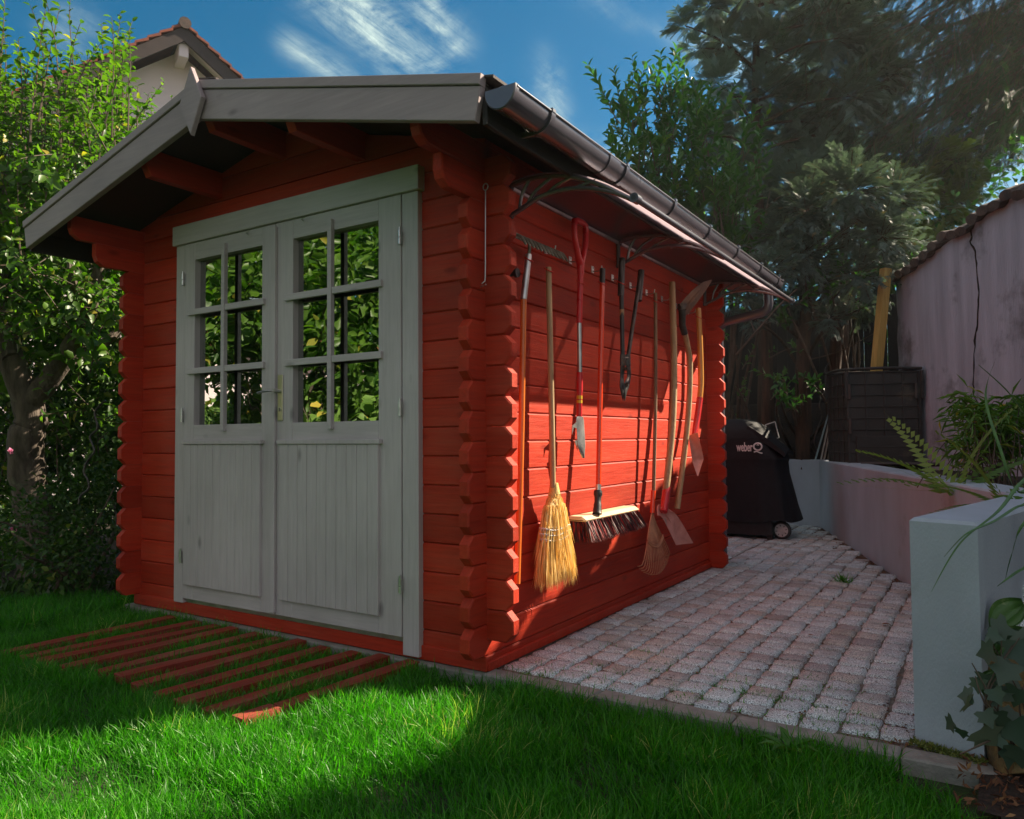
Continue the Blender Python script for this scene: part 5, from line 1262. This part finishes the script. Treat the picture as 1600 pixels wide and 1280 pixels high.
# small things in the left bed
M['bedmat'] = mat('bed_soil_leaf_mould', (.065, .045, .028), (.025, .02, .012), .95, 30, bump=1, bscale=60)
bm = bmesh.new(); grid_surface(bm, lambda u, v: (lambda x, y: Vector((x, y, -.036+.02*nz3(x, y, 5)+.04*v)))(-8+5.45*u, -.35+(.5*u)+3.6*v), 40, 26); tag(done('shrub_bed', bm, M['bedmat'], smooth=True), kind='structure')
n = 900; x = -4.6+2.0*rg.random(n); y = (x+3.387)*1.115-.30+.75*rg.random(n); z = np.full(n, -.015)
tag(leaves('ground_cover', np.stack([x, y, z], 1), rdir(n, .9), rdir(n, 1), .05+.05*rg.random(n), .03, T_BROAD, M['shrub']), 'low green ground cover and dead leaves along the shrub bed edge', 'ground cover', kind='stuff')
for (px, py, s, lab) in ((172, 915, .05, 'small grey stone at the lawn edge beside the shed corner'), (75, 922, .06, 'flat pale stone edging the shrub bed under the fruit tree')):
    q = on(px, py, 2, -.02); bm = bmesh.new(); bmesh.ops.create_icosphere(bm, subdivisions=3, radius=s)
    for v in bm.verts: v.co = Vector((v.co.x*1.3, v.co.y, v.co.z*.5))*(1+.25*noise.noise(v.co*18+Vector((px, 0, 0))))+q
    tag(done('stone', bm, M['concrete'], smooth=True), lab, 'stone')
M['teal'] = mat('teal_netting_cord', (.04, .28, .22), None, .5, 20)
bm = bmesh.new(); q = on(140, 900, 2, .0)
for k in range(7):
    r = .05+.03*random.random(); ph = random.random()*6
    tube(bm, [q+Vector((r*1.3*math.cos(a+ph), r*.5*math.sin(a+ph), .02+.018*k*.5+.010*math.sin(3*a+ph))) for a in [2*math.pi*i/16 for i in range(15)]], .0025, 5)
tag(done('netting', bm, M['teal'], smooth=True), 'small tangle of teal netting cord on the shrub bed', 'netting')
M['pink'] = leafmat('pink_petals', (.75, .25, .45), (.85, .45, .6), None, .3, .5, .3, (1, .6, .8))
for (px, py, dd, lab) in ((17, 705, 5.2, 'upper small pink blossom among the leaves at the left edge'), (22, 826, 5.0, 'lower small pink blossom beside the tree trunk foot')):
    q = P(px, py, dd); n = 14; tag(leaves('blossom', np.tile(V3(q), (n, 1)), rdir(n, .3), rdir(n), .026, .020, T_BROAD, M['pink']), lab, 'flower')

# ---- right: trees beyond the wall
def rootz(p): return Vector((p.x, p.y, hz(p.x, p.y)-.05))
def sprays(name, label, cat, cs, rs, nb, L0, tpl, m, trunk_pts, r0, bark, droop=.35, gap=.045):
    """conifer: every bough end fans out into drooping branchlets set with small flat sprays"""
    base = Vector(trunk_pts[0]); root = empty(name, base, 0, label, cat)
    bm = bmesh.new(); sp = branch(bm, trunk_pts, r0, r0*.35, 12, 6, .05); acc = Acc(); rn = []
    for c, r in zip(cs, rs):
        c = Vector(c); best = min(sp, key=lambda s: (s-(c-Z*.35)).length); branch(bm, [best, best.lerp(c, .5)+Z*.10, c], .024, .008, 6, 3); tone = random.random()*.45
        for k in range(int(nb*(r/.35)**1.5)):
            d = Vector(rdir(1)[0]); p = c+d*r*random.uniform(.0, .55); d = (d+(c-best).normalized()*.5+Vector((0, 0, random.uniform(-.2, .3)))).normalized()
            L_ = r*random.uniform(.55, 1.15); n_ = max(int(L_/gap), 3); t2 = random.random()*.35; sd, up = frame_of(d); p_ = p.copy()
            for i in range(n_):
                d = (d-Z*droop*.14+Vector((random.gauss(0, .06), random.gauss(0, .06), 0))).normalized(); p = p+d*gap
                for s_ in (-1, 1):
                    acc.add(p, d*.75+sd*s_*random.uniform(.3, .9)+Vector((random.gauss(0, .15), random.gauss(0, .15), random.gauss(-.08, .15))), up+Vector((random.gauss(0, .4), random.gauss(0, .4), .4)), L0*random.uniform(.65, 1.15)*(1-.4*i/n_), L0*1.0); rn.append(tone+t2+.2*random.random()*(1+i/n_))
            if k % 3 == 0: tube(bm, [p_, p_.lerp(p, .5)+Z*.01, p], .004, 4, cap=False)
    done('trunk', bm, bark, root, smooth=True)
    rn = np.clip(np.array(rn), 0, .93); rn[rg.random(len(rn)) < .012] = 1.0
    acc.build('crown', tpl, m, root, rnd=rn); return root
def pc(lst, dep0, dep1): return [P(x, y, random.uniform(dep0, dep1)) for x, y, r in lst], [r*.5*(dep0+dep1)/FPX for x, y, r in lst]
# blue-green cypress, two leaders
c_, r_ = pc([(1110, 10, 38), (1165, -10, 45), (1230, 20, 55), (1120, 130, 30), (1080, 155, 26), (1185, 70, 38), (1240, 100, 48), (1200, 150, 46), (1270, 170, 52), (1150, 190, 40), (1105, 215, 42), (1215, 225, 50), (1290, 250, 52), (1160, 260, 48), (1250, 300, 55), (1185, 330, 46), (1120, 290, 42), (1310, 60, 50), (1330, 150, 45), (1070, 40, 20), (1090, 75, 18), (1240, 200, 46), (1190, 290, 42), (1230, 350, 44), (1300, 200, 50), (1140, 340, 40), (1160, 400, 38), (1130, 60, 40), (1290, 0, 50), (1350, 40, 50), (1380, 120, 50), (1360, 210, 50)], 9.6, 10.8)
b0 = rootz(P(1195, 620, 9.4))
sprays('cypress_tree', 'tall blue-green cypress towering left of the other conifers', 'tree', c_, r_, 55, .17, T_CYP, M['cypress'], [b0, P(1196, 560, 9.4), P(1190, 400, 9.8), P(1180, 200, 10.2), P(1185, -60, 10.3)], .11, M['redbark'], droop=.25)
c_, r_ = pc([(1260, 330, 50), (1330, 300, 52), (1330, 360, 55), (1250, 400, 50), (1290, 440, 44), (1380, 370, 46), (1200, 420, 38), (1345, 430, 44), (1395, 310, 44), (1420, 400, 34), (1180, 500, 22), (1150, 470, 22), (1215, 370, 40), (1180, 455, 30), (1240, 470, 32), (1300, 500, 26), (1350, 480, 30), (1210, 480, 22)], 7.5, 8.4)
b0 = rootz(P(1255, 620, 8.7))
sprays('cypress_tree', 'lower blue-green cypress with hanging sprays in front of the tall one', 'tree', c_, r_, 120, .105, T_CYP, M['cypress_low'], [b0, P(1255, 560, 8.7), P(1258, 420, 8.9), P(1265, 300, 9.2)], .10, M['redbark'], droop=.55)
c_, r_ = pc([(1430, 290, 42), (1480, 280, 46), (1505, 320, 34), (1450, 340, 46), (1410, 380, 42), (1460, 390, 30), (1515, 280, 26), (1385, 430, 34), (1420, 240, 34), (1490, 250, 30)], 9.4, 10.2)
b0 = rootz(P(1320, 620, 8.9))
sprays('juniper_tree', 'yellow-green juniper catching light above the mauve wall', 'tree', c_, r_, 75, .14, T_CYP, M['juniper'], [b0, P(1312, 560, 8.9), P(1330, 450, 9.2), P(1400, 340, 9.7), P(1450, 260, 9.9)], .12, M['redbark'], droop=.1)
# overhanging dark spruce
st = Vector(P(1700, 620, 10.6)); root = empty('spruce_tree', rootz(st), 0, 'dark spruce with long drooping branches over the top right corner', 'tree'); bm = bmesh.new()
sp = branch(bm, [rootz(st), P(1700, 400, 10.6), P(1695, 100, 10.5), P(1690, -250, 10.4)], .20, .08, 12)
acc = Acc(); Rv0 = Vector((cR.x, cR.y, 0))
for (x0_, y0_, x1_, y1_, sag) in [(1690, -60, 1300, -20, 9), (1690, -30, 1380, 60, 9), (1690, 20, 1340, 150, 9), (1690, 50, 1440, 120, 9), (1690, 80, 1380, 200, 9), (1690, 120, 1430, 215, 9), (1690, -140, 1280, -70, 9), (1690, 90, 1500, 160, 9), (1690, 40, 1520, 60, 9), (1690, 160, 1490, 260, 9), (1690, -160, 1330, -40, 20), (1690, -120, 1400, 40, 30), (1690, -60, 1260, 30, 60), (1690, 0, 1350, 110, 50), (1690, 30, 1300, 180, 40), (1690, 70, 1420, 190, 30), (1690, 100, 1340, 240, 40), (1690, 130, 1480, 240, 20), (1690, -200, 1450, -60, 20), (1690, 60, 1530, 130, 20), (1690, 150, 1400, 275, 25), (1690, 190, 1540, 240, 15), (1690, -20, 1480, 80, 20), (1690, 20, 1250, 120, 40), (1690, -90, 1500, -20, 10), (1690, 110, 1560, 200, 10)]:
    dz = random.uniform(9.3, 10.4); a = P(x0_, y0_, 10.5); b = P(x1_, y1_, dz); mid = a.lerp(b, .5)+Z*.25
    bp_ = branch(bm, [a, mid, b], .04, .008, 7, 9)
    for q in bp_[3:]:
        for _ in range(7):
            L_ = random.uniform(.25, .65); p0 = q+Vector((random.gauss(0, .16), random.gauss(0, .22), random.gauss(0, .10))); n_ = int(L_/.09); pt = [p0]
            dv = (-Rv0*random.uniform(.1, 1.3)+Vector((random.gauss(0, .4), random.gauss(0, .4), -random.uniform(.5, 1.3)))).normalized()
            for i in range(n_):
                acc.add(pt[-1], dv+Vector((random.gauss(0, .3), random.gauss(0, .3), random.gauss(0, .12))), (random.gauss(0, 1), random.gauss(0, 1), .3), random.uniform(.13, .20), .20); pt.append(pt[-1]+dv*.09)
            tube(bm, [pt[0], pt[-1]], .004, 4, cap=False)
done('trunk', bm, M['redbark'], root, smooth=True); acc.build('crown', T_SPRUCE, M['spruce'], root)
# cherry laurels
def laurel(label, tops, base, leaf, nsub=3, L_=(.45, .8), spread=.35):
    root = empty('laurel_shrub', rootz(base), 0, label, 'shrub'); bm = bmesh.new(); acc = Acc()
    for t in tops:
        branch(bm, [rootz(base)+Vector((random.gauss(0, .1), random.gauss(0, .1), 0)), rootz(base).lerp(t, .55)+Vector((random.gauss(0, .1), random.gauss(0, .1), 0)), t], .022, .009, 7)
        for k in range(nsub):
            shoot(acc, bm, t+Vector((random.gauss(0, .09), random.gauss(0, .09), random.gauss(-.1, .12))), (random.gauss(0, spread), random.gauss(0, spread), 1), random.uniform(*L_), leaf, .42, .030, .75, .0, .007, .1, .15)
    done('stems', bm, M['twig'], root, smooth=True); acc.build('foliage', T_BROAD, M['laurel'], root); return root
tops = [P(x, y, random.uniform(8.2, 9.2)) for x, y in [(990, 205), (1010, 190), (985, 260), (1020, 260), (1045, 230), (1000, 310), (1035, 310), (1070, 290), (1080, 230), (1095, 340), (1060, 350), (1120, 300), (1150, 330), (1130, 380), (1010, 350), (1100, 190), (1160, 260), (1165, 400), (1085, 390), (1190, 440), (1140, 430)]]
laurel('tall glossy laurel with upright shoots beside the gutter end', tops, P(1120, 620, 8.6), .15, 8)
tops = [P(x, y, random.uniform(7.9, 8.8)) for x, y in [(1290, 400), (1320, 430), (1345, 400), (1300, 460), (1350, 460), (1260, 450), (1380, 420), (1230, 480)]]
laurel('glossy green laurel branches hanging in front of the cypress trunks', tops, P(1330, 620, 8.4), .13, 3, (.25, .5), 1.4)
tops = [P(x, y, random.uniform(7.3, 7.8)) for x, y in [(1225, 590), (1245, 575), (1260, 590), (1240, 615), (1215, 610)]]
laurel('bright sunlit laurel sprig between the dark trunks above the grill', tops, P(1250, 690, 8.6), .10, 3, (.18, .32), 1.1)
tops = [P(x, y, random.uniform(7.4, 8.4)) for x, y in [(1145, 640), (1150, 600), (1185, 520), (1150, 540)]]
laurel('small laurel seedling right behind the shed back corner', tops, P(1150, 700, 8.7), .075, 2, (.18, .32), .7)
# bare trunks and branches under the conifers
for i, (x0_, x1_, dd, r, lab) in enumerate([(1196, 1192, 8.0, .055, 'slim bare trunk left of the three behind the grill'), (1253, 1262, 8.1, .085, 'thick reddish bare trunk in the middle of the three behind the grill'), (1302, 1316, 8.2, .085, 'bare trunk right of the three, nearest the composter')]):
    t = empty('bare_trunk', rootz(P(x0_, 640, dd)), 0, lab, 'tree', 'bare trunks behind the back wall'); bm = bmesh.new()
    sp = branch(bm, [rootz(P(x0_, 640, dd)), P(x0_, 600, dd), P((x0_+x1_)/2, 520, dd), P(x1_, 440, dd+.2), P(x1_+4, 330, dd+.7)], r, r*.5, 12); done('trunk', bm, M['redbark'], t, smooth=True)
    for k in range(9):
        bm = bmesh.new(); q = random.choice(sp[6:]); e = q+Vector((random.gauss(0, .5), random.gauss(-.1, .3), random.uniform(-.1, .5))); branch(bm, [q, q.lerp(e, .5)+Vector((0, 0, random.gauss(0, .08))), e], .010, .003, 5, 4); done('branch', bm, M['twig'], t, smooth=True)
bm = bmesh.new(); branch(bm, [P(1150, 555, 7.4), P(1180, 520, 7.3), P(1215, 480, 7.2), P(1245, 452, 7.1)], .013, .006, 7); branch(bm, [P(1180, 520, 7.3), P(1172, 500, 7.4), P(1160, 470, 7.5)], .007, .003, 6)
tag(done('dead_branch', bm, M['twig'], smooth=True), 'thin dead branch slanting up past the end of the gutter', 'branch')
# hedge, and a board fence added as dark backdrop for the black gaps
bush('hedge', 'dense dark evergreen hedge closing the garden behind the trunks', 'hedge', [Vector((-5.5+1.15*k, 9.6-.10*k, z)) for k in range(8) for z in (1.2, 2.2, 3.2, 4.1)], [.95]*32, 15000, .13, .5, M['laurel'], T_SIMPLE, base=Vector((-1, 9.5, 1.2)), shell=.35)
M['darkboard'] = mat('dark_backdrop_board', (.022, .018, .016), (.014, .012, .011), .85, 8, stretch=(8, 8, 1), bump=.3)
bm = bmesh.new(); fa = Vector((-5.5, 8.7, 0)); fb = Vector((3.6, 7.9, 0)); L_ = (fb-fa).length; u = (fb-fa).normalized(); nn = Vector((u.y, -u.x, 0)); s = 0
while s < L_-.1:
    prism(bm, [(0, .8), (.135, .8), (.135, 2.75+random.uniform(-.01, .01)), (0, 2.75)], fa+u*s, u, Z, nn, 0, .02+.006*random.random(), .002); s += .14
fe = empty('backdrop_fence', fa.lerp(fb, .5)+Z*.9, 0, 'near-black board fence added as a dark backdrop behind the conifers', 'fence'); done('boards', bm, M['darkboard'], fe)
bm = bmesh.new()
for zz in (1.2, 2.4): bm = bmesh.new(); tube(bm, [fa+Z*zz-nn*.03, fb+Z*zz-nn*.03], .035, 4); done('rail', bm, M['darkboard'], fe)

# ---- planter plants
def soilpt(px, py): q = on(px, py, 2, .64); return q
def fern(label, base, fronds, L_, group='ferns in the raised bed'):
    root = empty('fern', base, 0, label, 'fern', group); n = len(fronds)
    leaves('frond', np.tile(V3(base), (n, 1)), [V3(f) for f in fronds], np.tile((0, 0, 1.), (n, 1))+rg.normal(size=(n, 3))*.15, L_*(.8+.35*rg.random(n)), L_*.72, T_FERN, M['fern'], root); return root
Rv, Uv = Vector((cR.x, cR.y, 0)), Z
b = soilpt(1488, 770); fern('bright fern with one long frond arching left over the soil', b, [(-Rv)*1.0+Z*.95, (-Rv)*.55+Z*1.0+Vector((0, .3, 0)), Rv*.3+Z, (-Rv)*.9+Z*.4, Rv*.9+Z*.7], .52)
b = soilpt(1572, 790); fern('low spreading fern at the right picture edge of the bed', b, [(-Rv)*1.0+Z*.6, Rv*.6+Z*.8, (-Rv)*.4+Z*1.0, -Rv+Z*.2, Rv*.1+Z*.4-Vector((0, .8, 0))], .40)
root = empty('bamboo', soilpt(1545, 765), 0, 'arching dwarf bamboo with narrow leaves at the foot of the mauve wall', 'bamboo'); bm = bmesh.new(); acc = Acc(); b = soilpt(1548, 765)
for k in range(52):
    px = random.uniform(1475, 1625); py = random.uniform(612, 735); dd = random.uniform(4.2, 5.0)
    t_ = P(px, py, dd); s_ = b+Vector((random.gauss(0, .12), random.gauss(0, .12), 0)); sp = branch(bm, [s_, s_.lerp(t_, .6)+Z*.14, t_], .0038, .0015, 5, 4)
    for q in sp[4:]:
        for _ in range(5): acc.add(q+Vector((random.gauss(0, .03), random.gauss(0, .03), random.gauss(0, .03))), (random.gauss(0, 1), random.gauss(0, 1), random.gauss(-.35, .5)), (random.gauss(0, .4), random.gauss(0, .4), 1), random.uniform(.07, .13), random.uniform(.010, .016))
done('stems', bm, M['twig'], root, smooth=True); acc.build('foliage', T_SIMPLE, M['bamboo'], root)
# strap-leaved plant beside the pillar, arching over it
root = empty('ornamental_grass', (2.05, .35, .15), 0, 'clump of long green strap leaves arching over the grey pillar', 'ornamental grass'); bm = bmesh.new(); acc = Acc()
M['strapsolid'] = mat('strap_leaf', (.075, .17, .03), (.04, .10, .02), .45, 20)
def strap(pts, w):
    sp = smoothpath([Vector(p) for p in pts], 7); n = len(sp)
    sd = [ (sp[min(i+1, n-1)]-sp[max(i-1, 0)]).normalized().cross(Z).normalized() for i in range(n)]
    prv = None
    for i in range(n):
        t = i/(n-1); ww = w*(.55+.45*math.sin(min(t*2.2, 1.57)))*(1-t**2.5)*.5+.0003
        q = [bm.verts.new(sp[i]-sd[i]*ww+Z*ww*.5), bm.verts.new(sp[i]), bm.verts.new(sp[i]+sd[i]*ww+Z*ww*.5), bm.verts.new(sp[i]-Z*.0012)]
        if prv:
            for j in range(4): bm.faces.new((prv[j], prv[(j+1) % 4], q[(j+1) % 4], q[j]))
        prv = q
bs = Vector((2.05, .35, .12))
for pts in [[bs, P(1640, 745, 2.3), P(1600, 752, 2.2), P(1560, 800, 2.05), P(1500, 850, 2.0), P(1455, 925, 1.95)], [bs, P(1640, 800, 2.2), P(1600, 790, 2.1), P(1555, 815, 2.0), P(1510, 835, 1.95), P(1475, 870, 1.95)],
            [bs, P(1650, 800, 2.3), P(1600, 820, 2.2), P(1580, 870, 2.2), P(1570, 910, 2.2)], [bs, P(1640, 880, 2.1), P(1600, 890, 2.05), P(1575, 905, 2.0), P(1558, 916, 2.0)],
            [bs, P(1640, 700, 2.4), P(1600, 645, 2.3), P(1570, 608, 2.3), P(1529, 570, 2.3)], [bs, P(1650, 760, 2.4), P(1592, 770, 2.35), P(1562, 700, 2.4), P(1540, 620, 2.5), P(1556, 560, 2.5)],
            [bs, P(1700, 600, 2.4), P(1740, 500, 2.3), P(1790, 480, 2.3)], [bs, P(1700, 700, 2.2), P(1720, 650, 2.1), P(1760, 690, 2.0)]]:
    strap(pts, .014)
done('foliage', bm, M['strapsolid'], root, smooth=True)
# granite blocks, log, ivy, hosta right of the pillar
for (px, py, dd, s, lab) in ((1585, 930, 2.62, (.075, .06, .045), 'upper rough granite block stacked behind the pillar'), (1568, 985, 2.46, (.065, .06, .05), 'lower rough granite block in the dark beside the pillar')):
    q = P(px, py, dd); bm = bmesh.new(); bmesh.ops.create_cube(bm, size=2); bmesh.ops.subdivide_edges(bm, edges=bm.edges[:], cuts=7, use_grid_fill=True)
    for v in bm.verts:
        c = v.co.copy(); r = 1-.06*(abs(c.x*c.y)+abs(c.y*c.z)+abs(c.x*c.z))**2/3; v.co = Vector((c.x*s[0], c.y*s[1], c.z*s[2]))*r+.004*Vector((noise.noise(c*3+q), noise.noise(c*3.1), noise.noise(c*2.9+Vector((5, 0, 0)))))+q
    tag(done('granite_block', bm, M['granite'], smooth=False), lab, 'granite block')
M['log'] = mat('peeled_yellow_log', (.30, .20, .07), (.16, .10, .035), .7, 6, stretch=(4, 4, 1), bump=.5, c3=(.06, .05, .03), c3s=5, c3t=.56)
bm = bmesh.new(); branch(bm, [P(1570, 1020, 2.35), P(1588, 1100, 2.22), P(1625, 1210, 2.12)], .105, .12, 18, 6, .03); tag(done('log', bm, M['log'], smooth=True), 'thick yellowish peeled log half hidden by ivy at the right edge', 'log')
root = empty('ivy', P(1560, 1190, 2.2), 0, 'trailing ivy climbing beside the foot of the grey pillar', 'ivy'); bm = bmesh.new(); acc = Acc()
for k in range(9):
    x = random.uniform(1545, 1640); pts = [P(x, 1200, 2.15), P(x-15+random.gauss(0, 12), 1140, 2.06), P(x-30+random.gauss(0, 22), 1085, 2.02), P(x-20+random.gauss(0, 25), random.uniform(990, 1060), 2.04)]; branch(bm, pts, .0035, .0015, 5, 5)
branch(bm, [P(1570, 1150, 2.1), P(1540, 1160, 2.0), P(1515, 1172, 1.98), P(1500, 1178, 1.98)], .003, .002, 5)
for (px, py, s) in [(1497, 1135, .038), (1517, 1108, .046), (1540, 1148, .072), (1527, 1095, .04), (1548, 1062, .042), (1560, 1025, .05), (1575, 1080, .06), (1590, 1135, .07), (1565, 1120, .045), (1545, 1120, .04), (1585, 1045, .06), (1598, 1010, .07), (1582, 985, .055), (1552, 1000, .035), (1600, 1175, .06), (1560, 1085, .04), (1573, 1160, .035), (1600, 1085, .05), (1537, 1070, .035), (1510, 1148, .03)]:
    acc.add(P(px-8, py-8, 2.02+random.uniform(-.03, .03)), (random.gauss(.2, .5), random.gauss(0, .3), random.gauss(-.6, .4)), (-.2+random.gauss(0, .25), -1, .5+random.gauss(0, .25)), s*1.15, s*1.25)
for k in range(60):
    acc.add(P(random.uniform(1560, 1700), random.uniform(960, 1260), random.uniform(2.05, 2.25)), (random.gauss(0, 1), random.gauss(0, .5), random.gauss(-.5, .5)), (random.gauss(-.2, .3), -1, random.gauss(.6, .3)), random.uniform(.04, .075), random.uniform(.045, .08))
done('stems', bm, M['twig'], root, smooth=True); acc.build('foliage', T_IVY, M['ivy'], root)
M['hosta'] = mat('variegated_hosta_leaf', (.06, .14, .025), (.045, .10, .02), .45, 8, c3=(.42, .42, .22), c3s=11, c3t=.60)
bm = bmesh.new()
for (px, py, dd, dx, L_) in ((1600, 945, 2.2, -.9, .12), (1605, 990, 2.15, -1.0, .11), (1560, 1050, 2.12, -.35, .08)):
    q0 = P(px, py, dd); ax = (Rv*dx-Z*.55).normalized(); sd = ax.cross(Vector((-.1, -.8, .6)).normalized()).normalized(); nr = sd.cross(ax)
    def hf(u, v, q0=q0, ax=ax, sd=sd, nr=nr, L_=L_):
        w = L_*.36*math.sin(math.pi*min(v*.96+.04, 1))**.8; return q0+ax*L_*v+sd*w*(2*u-1)+nr*(.012*math.cos(u*25)*.3-.03*v*v+.02*abs(2*u-1))
    slab_surface(bm, hf, 10, 12, lambda u, v: Vector((0, .0008, -.0008)))
tag(done('hosta', bm, M['hosta'], smooth=True), 'hosta with cream edged green leaves above the ivy at the right edge', 'hosta')
n = 900; x = 1.66+.8*rg.random(n); y = -.50+.6*rg.random(n)
tag(leaves('leaf_litter', np.stack([x, y, np.array([hz(a, b)+.008 if b > -.3 else -.03 for a, b in zip(x, y)])], 1), rdir(n, .2), rdir(n, 1), .02+.02*rg.random(n), .010, T_SIMPLE, M['litter']), 'dead stalks and brown litter in the dark lower right corner', 'leaf litter', kind='stuff')

# ================================================================== GARDEN BEHIND THE CAMERA (mirrored in the panes)
def gtree(label, base, cs, rs, n, leaf, m):
    return bush('garden_tree', label, 'tree', cs, rs, n, leaf, .55, m, T_BROAD, M['bark'], base=base, stems=10, shell=.3)
gtree('broad green garden tree mirrored in the door windows', Vector((-5.0, -3.9, 0)), [Vector((-4.2, -3.5, 2.5)), Vector((-5.2, -3.9, 2.7)), Vector((-6.2, -4.1, 2.6)), Vector((-4.6, -3.6, 3.4)), Vector((-5.8, -4.2, 3.6)), Vector((-3.6, -3.4, 2.9)), Vector((-5.2, -4.0, 1.9)), Vector((-3.7, -3.4, 2.1)), Vector((-7.0, -4.4, 3.0)), Vector((-7.2, -4.6, 2.1)), Vector((-6.3, -3.2, 2.4)), Vector((-7.2, -3.6, 2.6)), Vector((-6.2, -3.1, 3.4)), Vector((-5.2, -3.0, 2.6))], [.75]*14, 13000, .135, M['apple'])
bm = bmesh.new(); branch(bm, [(-5.0, -3.9, -.1), (-5.05, -3.9, .9), (-5.2, -3.9, 1.9), (-5.4, -4.0, 2.8)], .11, .05, 12); t_ = done('trunk', bm, M['bark'], bpy.data.objects['garden_tree'], smooth=True)
bush('vine_hedge', 'low bright vine hedge mirrored at the bottom of the door windows', 'hedge', [Vector((-3.4-.55*k, -3.3-.22*k, z)) for k in range(14) for z in (.55, 1.2)], [.42]*28, 11500, .12, .8, M['bamboo'], T_BROAD, base=Vector((-5, -4, 0)))
bm = bmesh.new(); box(bm, -14, -10, -10.5, -6.6, -.2, 2.6, .02); sh = empty('white_summerhouse', (-12, -8.5, 0), 0, 'white garden house with an awning mirrored in the right door window', 'house'); done('wall', bm, M['whitewall'], sh)
bm = bmesh.new(); prism(bm, [(-14.3, 2.6), (-9.7, 2.6), (-12, 3.9)], (0, 0, 0), X, Z, Y, -10.8, -6.3); done('roof', bm, M['tile'], sh)
bm = bmesh.new(); prism(bm, [(-9.95, 2.3), (-8.6, 1.95), (-8.6, 1.80), (-8.65, 1.80), (-8.65, 1.9), (-9.95, 2.25)], (0, 0, 0), X, Z, Y, -10.2, -6.9); done('awning', bm, M['whitewall'], sh)
bm = bmesh.new()
for y_ in (-10, -9, -8, -7.2): box(bm, -9.995, -9.96, y_-.3, y_+.1, 0, 2.0, .01)
done('post', bm, M['brownboard'], sh)
bush('hedge', 'tall back garden hedge across the lawn behind the camera', 'hedge', [Vector((-10+1.6*k, -8.2-.1*k, z)) for k in range(8) for z in (.8, 2.2, 3.4)], [1.3]*24, 7000, .17, .6, M['shrub'], T_SIMPLE, base=Vector((-4, -8.5, 0)), shell=.5)

# conifer added out of frame to the right, placed to shade the near lawn
sprays('shade_conifer', 'unseen conifer added beyond the mauve wall to shade the lawn', 'tree', [Vector((7.0+dx, 6.2+dy, z)) for dx, dy, z in [(0, 0, 7.4), (.2, -.3, 6.4), (-.5, .4, 6.4), (.9, -.6, 6.2), (0, 0, 5.3), (1.0, -.8, 5.2), (-.4, .3, 5.3), (1.6, -1.2, 5.4), (.5, -.4, 4.4), (-.3, .4, 4.4), (1.4, -1.0, 4.3), (2.0, -1.4, 4.6), (-.4, .5, 3.5), (.8, -.4, 3.4)]], [.75]*14, 60, .30, T_CYP, M['cypress'], [Vector((7.0, 6.25, .6)), Vector((7.0, 6.25, 4)), Vector((6.9, 6.25, 7.6))], .16, M['redbark'], droop=.3, gap=.12)

# ================================================================== HAZE
hm = bpy.data.materials.new('thin_haze'); hm.use_nodes = True; nt = hm.node_tree; nt.nodes.remove(nt.nodes['Principled BSDF'])
pv = nt.nodes.new('ShaderNodeVolumePrincipled'); pv.inputs['Color'].default_value = (.95, .95, .93, 1); pv.inputs['Density'].default_value = .0011; pv.inputs['Anisotropy'].default_value = .45
nt.links.new(pv.outputs[0], nt.nodes['Material Output'].inputs['Volume'])
bm = bmesh.new(); bmesh.ops.create_cube(bm, size=1); bmesh.ops.scale(bm, vec=(44, 44, 16.0), verts=bm.verts); bmesh.ops.translate(bm, vec=(-2, 2, 6.7), verts=bm.verts)
tag(done('haze', bm, hm), 'thin warm haze hanging in the garden air', 'haze', kind='stuff')
